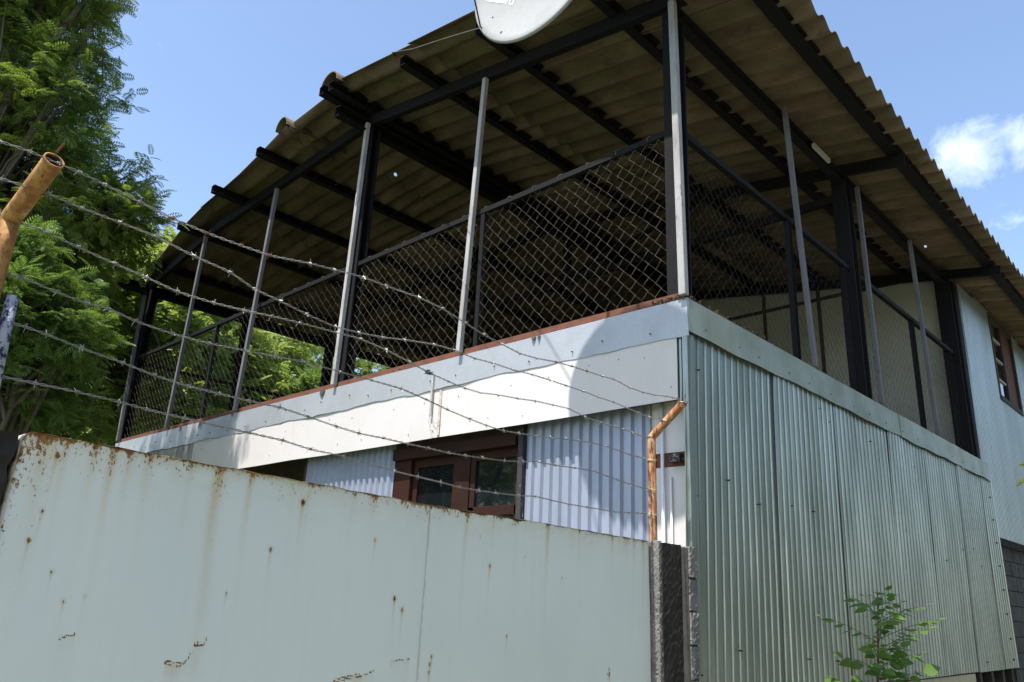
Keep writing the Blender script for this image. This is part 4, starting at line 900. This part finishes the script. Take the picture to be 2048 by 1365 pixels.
def tree(name, label, base, blobs, ncl, per, size, mat, tmpl, group=None, seed=1, gap=-.25, trunk_r=.16, tw=.5, cat='tree', limb_every=3, droopy=.0, sky_r=.45, clump=1.6):
    rg = np.random.default_rng(seed); base = Vector(base)
    t_ = thing(name, tuple(base), label, cat, group)
    C_ = np.array([b[:3] for b in blobs], float); Rr = np.array([b[3:6] if len(b) > 5 else (b[3],)*3 for b in blobs], float)
    vol = Rr.prod(1)**.8; which = rg.choice(len(blobs), ncl*3, p=vol/vol.sum())
    d = rg.normal(size=(ncl*3, 3)); d /= np.linalg.norm(d, axis=1, keepdims=True)
    rad = sky_r+(1-sky_r)*rg.random(ncl*3)**.7
    rad *= 1+.13*lattice(d*3, seed+3, 1.3)
    P_ = C_[which]+Rr[which]*d*rad[:, None]
    keep = lattice(P_, seed+7, clump) > gap; P_ = P_[keep][:ncl]; d = d[keep][:ncl]; n = len(P_); wh = which[keep][:ncl]
    tw_dir = d*.75 + rg.normal(size=(n, 3))*.35 + np.array([0, 0, .25-droopy]); tw_dir /= np.linalg.norm(tw_dir, axis=1, keepdims=True)
    s = np.tile(np.linspace(-.9, .35, per), n); ci = np.repeat(np.arange(n), per); side = np.tile(np.where(np.arange(per) % 2, 1., -1.), n)
    lens = tw*(.6+.8*rg.random(n))
    pos = P_[ci]+tw_dir[ci]*(s*lens[ci])[:, None]
    lat = np.cross(tw_dir[ci], np.array([0, 0, 1.])); lat /= np.linalg.norm(lat, axis=1, keepdims=True)+1e-6
    dr = lat*(side*(.5+.5*rg.random(len(s))))[:, None]*(1.2-.9*np.clip(s+.2, 0, 1))[:, None] + tw_dir[ci]*.75 + rg.normal(size=(len(s), 3))*.28 + np.array([0, 0, -.05-droopy])
    up = np.array([0, 0, 1.])+rg.normal(size=(len(s), 3))*.38
    tint = np.clip(rg.random(n)[ci]*.6+rg.random(len(s))*.4, 0, 1)
    V, F, T = make_fronds(pos, dr, up, size*(.65+.6*rg.random(len(s))), tint, tmpl)
    o = link('crown', fast_mesh('crown', V, F, mat, {'tint': T}), t_)
    # trunk, limbs, twigs
    top = Vector(C_.mean(0)); fork = base+(top-base)*.45; fork.z = base.z+(top.z-base.z)*.42
    tr = MB(); tr.tube([base, base+(fork-base)*.5+Vector((.08, -.05, 0)), fork], [trunk_r*1.15, trunk_r*.9, trunk_r*.75], 10).build('trunk', MAT['bark'], t_, True)
    lm = MB(); tw_ = MB()
    for k_, c in enumerate(C_):
        c = Vector(c); mid = fork+(c-fork)*.5+Vector(rg.normal(size=3)*.15); rr_ = trunk_r*.55
        lm.tube([fork, fork+(mid-fork)*.5+Vector(rg.normal(size=3)*.08), mid, mid+(c-mid)*.5+Vector(rg.normal(size=3)*.1), c], [rr_, rr_*.8, rr_*.62, rr_*.45, rr_*.3], 7)
        sel = np.where(wh == k_)[0][::limb_every]
        for i in sel:
            q = Vector(P_[i]); a = mid+(c-mid)*rg.random() if rg.random() < .5 else c
            h = a+(q-a)*.5+Vector((*rg.normal(size=2)*.1, .1))
            tw_.tube([a, h, q-Vector(tw_dir[i])*lens[i]*.9, q+Vector(tw_dir[i])*lens[i]*.3], [.022, .014, .008, .003], 4, False)
    lm.build('limbs', MAT['bark'], t_, True); tw_.build('twigs', MAT['bark'], t_)
    return t_
# tall feathery tree at the left, inside the yard
tree('tree', 'tall dark feathery tree filling the left edge, its top beyond the frame', (-9.6, -4.6, 0),
     [(-7.3, -3.2, 8.05, 1.0), (-7.05, -2.8, 7.0, .95), (-6.8, -3.15, 8.9, .9), (-8.3, -2.95, 6.75, 1.35), (-6.95, -2.1, 5.85, .95), (-6.75, -1.75, 5.75, .55), (-6.45, -2.75, 8.3, .45), (-6.5, -2.65, 7.6, .4), (-8.0, -2.4, 5.5, 1.2), (-8.1, -3.6, 8.9, 1.3), (-9.1, -3.7, 8.0, 1.35), (-9.4, -3.1, 5.7, 1.25), (-8.5, -2.1, 4.3, .95), (-7.7, -2.9, 4.2, .8), (-9.9, -2.4, 3.5, 1.3), (-8.7, -1.85, 3.4, 1.1)],
     4000, 10, .145, MAT['leafdark'], F_FINE, clump=3.0, seed=4, gap=-.10, trunk_r=.2, tw=.26, limb_every=5, droopy=.05, sky_r=.3)
tree('tree', 'lower bright feathery tree in front, beside the left corner of the terrace', (-6.6, -2.9, 0),
     [(-5.75, -2.80, 4.2, .50, .50, .40), (-5.78, -2.45, 4.15, .46), (-5.9, -2.9, 4.7, .3), (-5.9, -2.3, 4.0, .36), (-6.0, -2.75, 3.55, .45), (-6.3, -2.3, 3.45, .42), (-6.3, -2.1, 4.35, .25)],
     620, 9, .18, MAT['leafbright'], F_MED, clump=4.5, seed=8, gap=.02, trunk_r=.07, tw=.32, limb_every=2, sky_r=.2)
bt = 'trees behind the house'
tree('tree', 'pale green leafy tree just behind the left roof corner', (-11.6, .6, 0), [(-10.9, -.5, 6.6, .75), (-11.2, -.4, 5.9, .8), (-12.3, .6, 6.2, 1.2), (-11.9, .3, 4.9, 1.2), (-12.4, .6, 7.2, .9)], 480, 9, .26, MAT['leafback'], F_BROAD, bt, seed=12, gap=-.3, trunk_r=.12, tw=.4)
tree('tree', 'bright tree seen through the leftmost opening of the terrace', (-15.5, 2.2, 0), [(-14.4, 1.6, 6.6, 1.6), (-14.8, 2.4, 4.9, 1.8), (-16.2, 3.2, 7.6, 1.7), (-15.9, 4.2, 6.6, 1.5), (-14.3, 1.7, 8.0, 1.2)], 800, 9, .34, MAT['leafback'], F_BROAD, bt, seed=15, gap=-.3, trunk_r=.16, tw=.5)
tree('tree', 'bright tree seen through the middle of the terrace opening', (-17, 5.2, 0), [(-16.5, 4.4, 5.6, 1.8), (-15.1, 5.2, 5.6, 1.2), (-16.9, 5.9, 7.9, 1.3), (-16.8, 5.6, 6.6, 1.3), (-14.6, 5.9, 5.0, 1.2)], 620, 9, .34, MAT['leafback'], F_BROAD, bt, seed=17, gap=-.2, trunk_r=.16, tw=.5)
tree('tree', 'yellowish green tree low in the opening by the dark back screen', (-14.5, 7.2, 0), [(-14.2, 6.3, 6.2, 1.0), (-13.5, 6.9, 6.5, 1.0), (-14.0, 7.3, 5.2, 1.3), (-14.6, 6.6, 4.6, 1.4)], 420, 9, .32, MAT['leafbright'], F_BROAD, bt, seed=21, gap=-.25, trunk_r=.16, tw=.45)
tree('tree', 'darker far tree whose crown closes the view behind the terrace', (-25, 7.5, 0), [(-23, 5.8, 7.7, 3.0), (-24, 9, 9.4, 2.8), (-22, 11.6, 8.6, 3.2), (-24, 8, 5, 3.4), (-23, 2.5, 6.4, 3.2)], 800, 7, .58, MAT['leafdark'], F_MED, bt, seed=23, gap=-.2, trunk_r=.25, tw=.8, limb_every=8)
# trees across the lane: they light the shaded walls green and show in the panes
for i, (x, y, s) in enumerate(((10.8, -4.5, 1.), (9.6, 3.2, 1.15), (9.4, 9.5, 1.2), (9.8, 16., 1.1))):
    tree('tree', ('broad tree across the lane opposite the gate', 'broad tree across the lane opposite the ribbed steel wall', 'broad tree across the lane opposite the dark caged bays', 'broad tree across the lane opposite the upper storey window')[i], (x, y, 0),
         [(x, y, 4.2*s, 2.2, 3.0, 2.4), (x+.8, y+1.6, 6.2*s, 2.3), (x-.2, y-1.8, 5.6*s, 2.0), (x-.2, y, 2.0, 1.8, 3.4, 1.6)], 330, 8, .75, MAT['leafbright'], F_BROAD, 'trees across the lane', seed=30+i, gap=-.6, trunk_r=.22, tw=.9, limb_every=9)
tree('tree', 'yard tree standing in front of the house, mirrored in the front window', (-10.8, -7.4, 0), [(-10.5, -7.0, 4.2, 1.9), (-11.8, -8.5, 6, 2.2), (-9.4, -7.9, 5.8, 1.5), (-11, -6.6, 2.6, 1.7), (-13.2, -9.2, 4.2, 2.2)], 300, 7, .6, MAT['leafdark'], F_MED, None, seed=41, gap=-.2, trunk_r=.2, tw=.7, limb_every=6)

# sapling by the steel wall: every leaf its own piece
sap = thing('sapling', (.33, 1.95, 0), 'young leafy sapling with a reddish stem growing close against the steel wall', 'sapling')
def leaf_mesh(mat, w_=.62, seed=0):
    m = MB(); prof_ = [(0, 0), (.16, .23), (.36, .31), (.58, .27), (.80, .15), (1.0, 0)]; vs = []
    for t_, h in prof_: vs += [(t_, -h*w_/.62, -.18*t_*t_+.10*h), (t_, 0, -.18*t_*t_-.0), (t_, h*w_/.62, -.18*t_*t_+.10*h)]
    fs = []
    for i in range(len(prof_)-1): fs += [(3*i, 3*i+1, 3*i+4, 3*i+3), (3*i+1, 3*i+2, 3*i+5, 3*i+4)]
    me = m.add(vs, fs).mesh('leaf', mat, True); at = me.attributes.new('tint', 'FLOAT', 'POINT'); at.data.foreach_set('value', [seed]*len(me.vertices)); return me
LM = [leaf_mesh(MAT['sapling'], w_, s) for w_, s in ((.62, .1), (.7, .5), (.55, .9))]; LR = leaf_mesh(MAT['sapling_red'], .5, .5)
rs = random.Random(5); stem = [(.33, 1.95, 0), (.34, 2.0, .6), (.35, 2.06, 1.12), (.35, 2.16, 1.45), (.35, 2.23, 1.78)]
MB().tube(stem, [.012, .010, .008, .006, .003], 7).build('stem', weathered('red_brown_stem', (.16, .07, .04), (.09, .05, .03), .7, sc=20), sap, True)
def stem_at(z):
    zs = [p[2] for p in stem]; return Vector((np.interp(z, zs, [p[0] for p in stem]), np.interp(z, zs, [p[1] for p in stem]), z))
br = MB(); nl = 0
def put_leaf(p, d, s, me):
    global nl
    x = d.normalized(); up = Vector((rs.uniform(.0, .6), rs.uniform(-.6, .1), 1)) if p.z > 1.35 else Vector((rs.uniform(.1, 1.0), rs.uniform(-1.0, -.1), rs.uniform(.3, 1))); y_ = up.cross(x).normalized(); z_ = x.cross(y_)
    o = bpy.data.objects.new('leaf', me); COL.objects.link(o); mm = Matrix((x, y_, z_)).transposed().to_4x4(); mm.translation = p
    lo, rt, _ = mm.decompose(); o.location = lo; o.rotation_euler = rt.to_euler(); o.scale = (s, s, s)
    o.parent = sap; o.matrix_parent_inverse = wm(sap).inverted(); nl += 1
for k_ in range(42):
    z = .70+1.03*k_/41; a = stem_at(z); th = k_*2.4+rs.uniform(-.4, .4); L = (.14+.34*(1-abs((z-1.42)/.55))**.7 if abs(z-1.42) < .5 else .16)*rs.uniform(.75, 1.25)
    if z > 1.66: L = .10
    d = Vector((math.cos(th)*.75, math.sin(th), .32)).normalized()
    if a.x+d.x*L < .12: d.x = abs(d.x)*.4
    b = a+d*L*.55+Vector((0, 0, .01)); c = a+d*L-Vector((0, 0, .02)); br.tube([a, b, c], [.003, .0022, .0012], 4)
    n = 2+int(L*14)
    for j in range(n):
        t_ = .25+.75*j/max(1, n-1); p = a+(c-a)*t_; s = 1 if j % 2 else -1; lat = d.cross(Vector((0, 0, 1))).normalized()*s
        dd = (lat*.8+d*.7+Vector((0, 0, rs.uniform(-.5, .1)))) if j < n-1 else d
        sz = rs.uniform(.07, .11)*(1.25 if z < 1.3 else 1.)
        put_leaf(p+dd.normalized()*.008, dd, sz if z < 1.66 else sz*.6, rs.choice(LM) if z < 1.69 else LR)
for j in range(7): put_leaf(stem_at(1.77), Vector((math.cos(j*.9), math.sin(j*.9), .5)), .035, LR)
br.build('twigs', MAT['bark'], sap)
# low sprout beside it and a shrub at the right edge
sp = thing('sprout', (.30, 1.35, 0), 'small green sprout low beside the sapling at the bottom of the steel wall', 'plant')
MB().tube([(.30, 1.35, 0), (.31, 1.38, .6), (.30, 1.40, 1.16)], [.007, .005, .002], 6).build('stem', MAT['bark'], sp, True)
for j in range(14):
    z = .75+.42*j/13; th = j*2.2; p = Vector((.305, 1.385, z)); d = Vector((math.cos(th)*.6, math.sin(th), .3))
    o = link('leaf', rs.choice(LM), None, p); o.rotation_euler = (0, -.3, math.atan2(d.y, d.x)); o.scale = (.085,)*3
    o.parent = sp; o.matrix_parent_inverse = wm(sp).inverted()
tree('shrub', 'green shrub whose twig tips enter the picture at the far right edge', (1.3, 5.2, 0), [(1.22, 4.98, 3.0, .26), (1.3, 5.1, 2.5, .28), (1.25, 5.2, 1.9, .3)], 60, 8, .12, MAT['leafdark'], F_BROAD, None, seed=50, gap=-2, trunk_r=.02, tw=.16, cat='shrub')
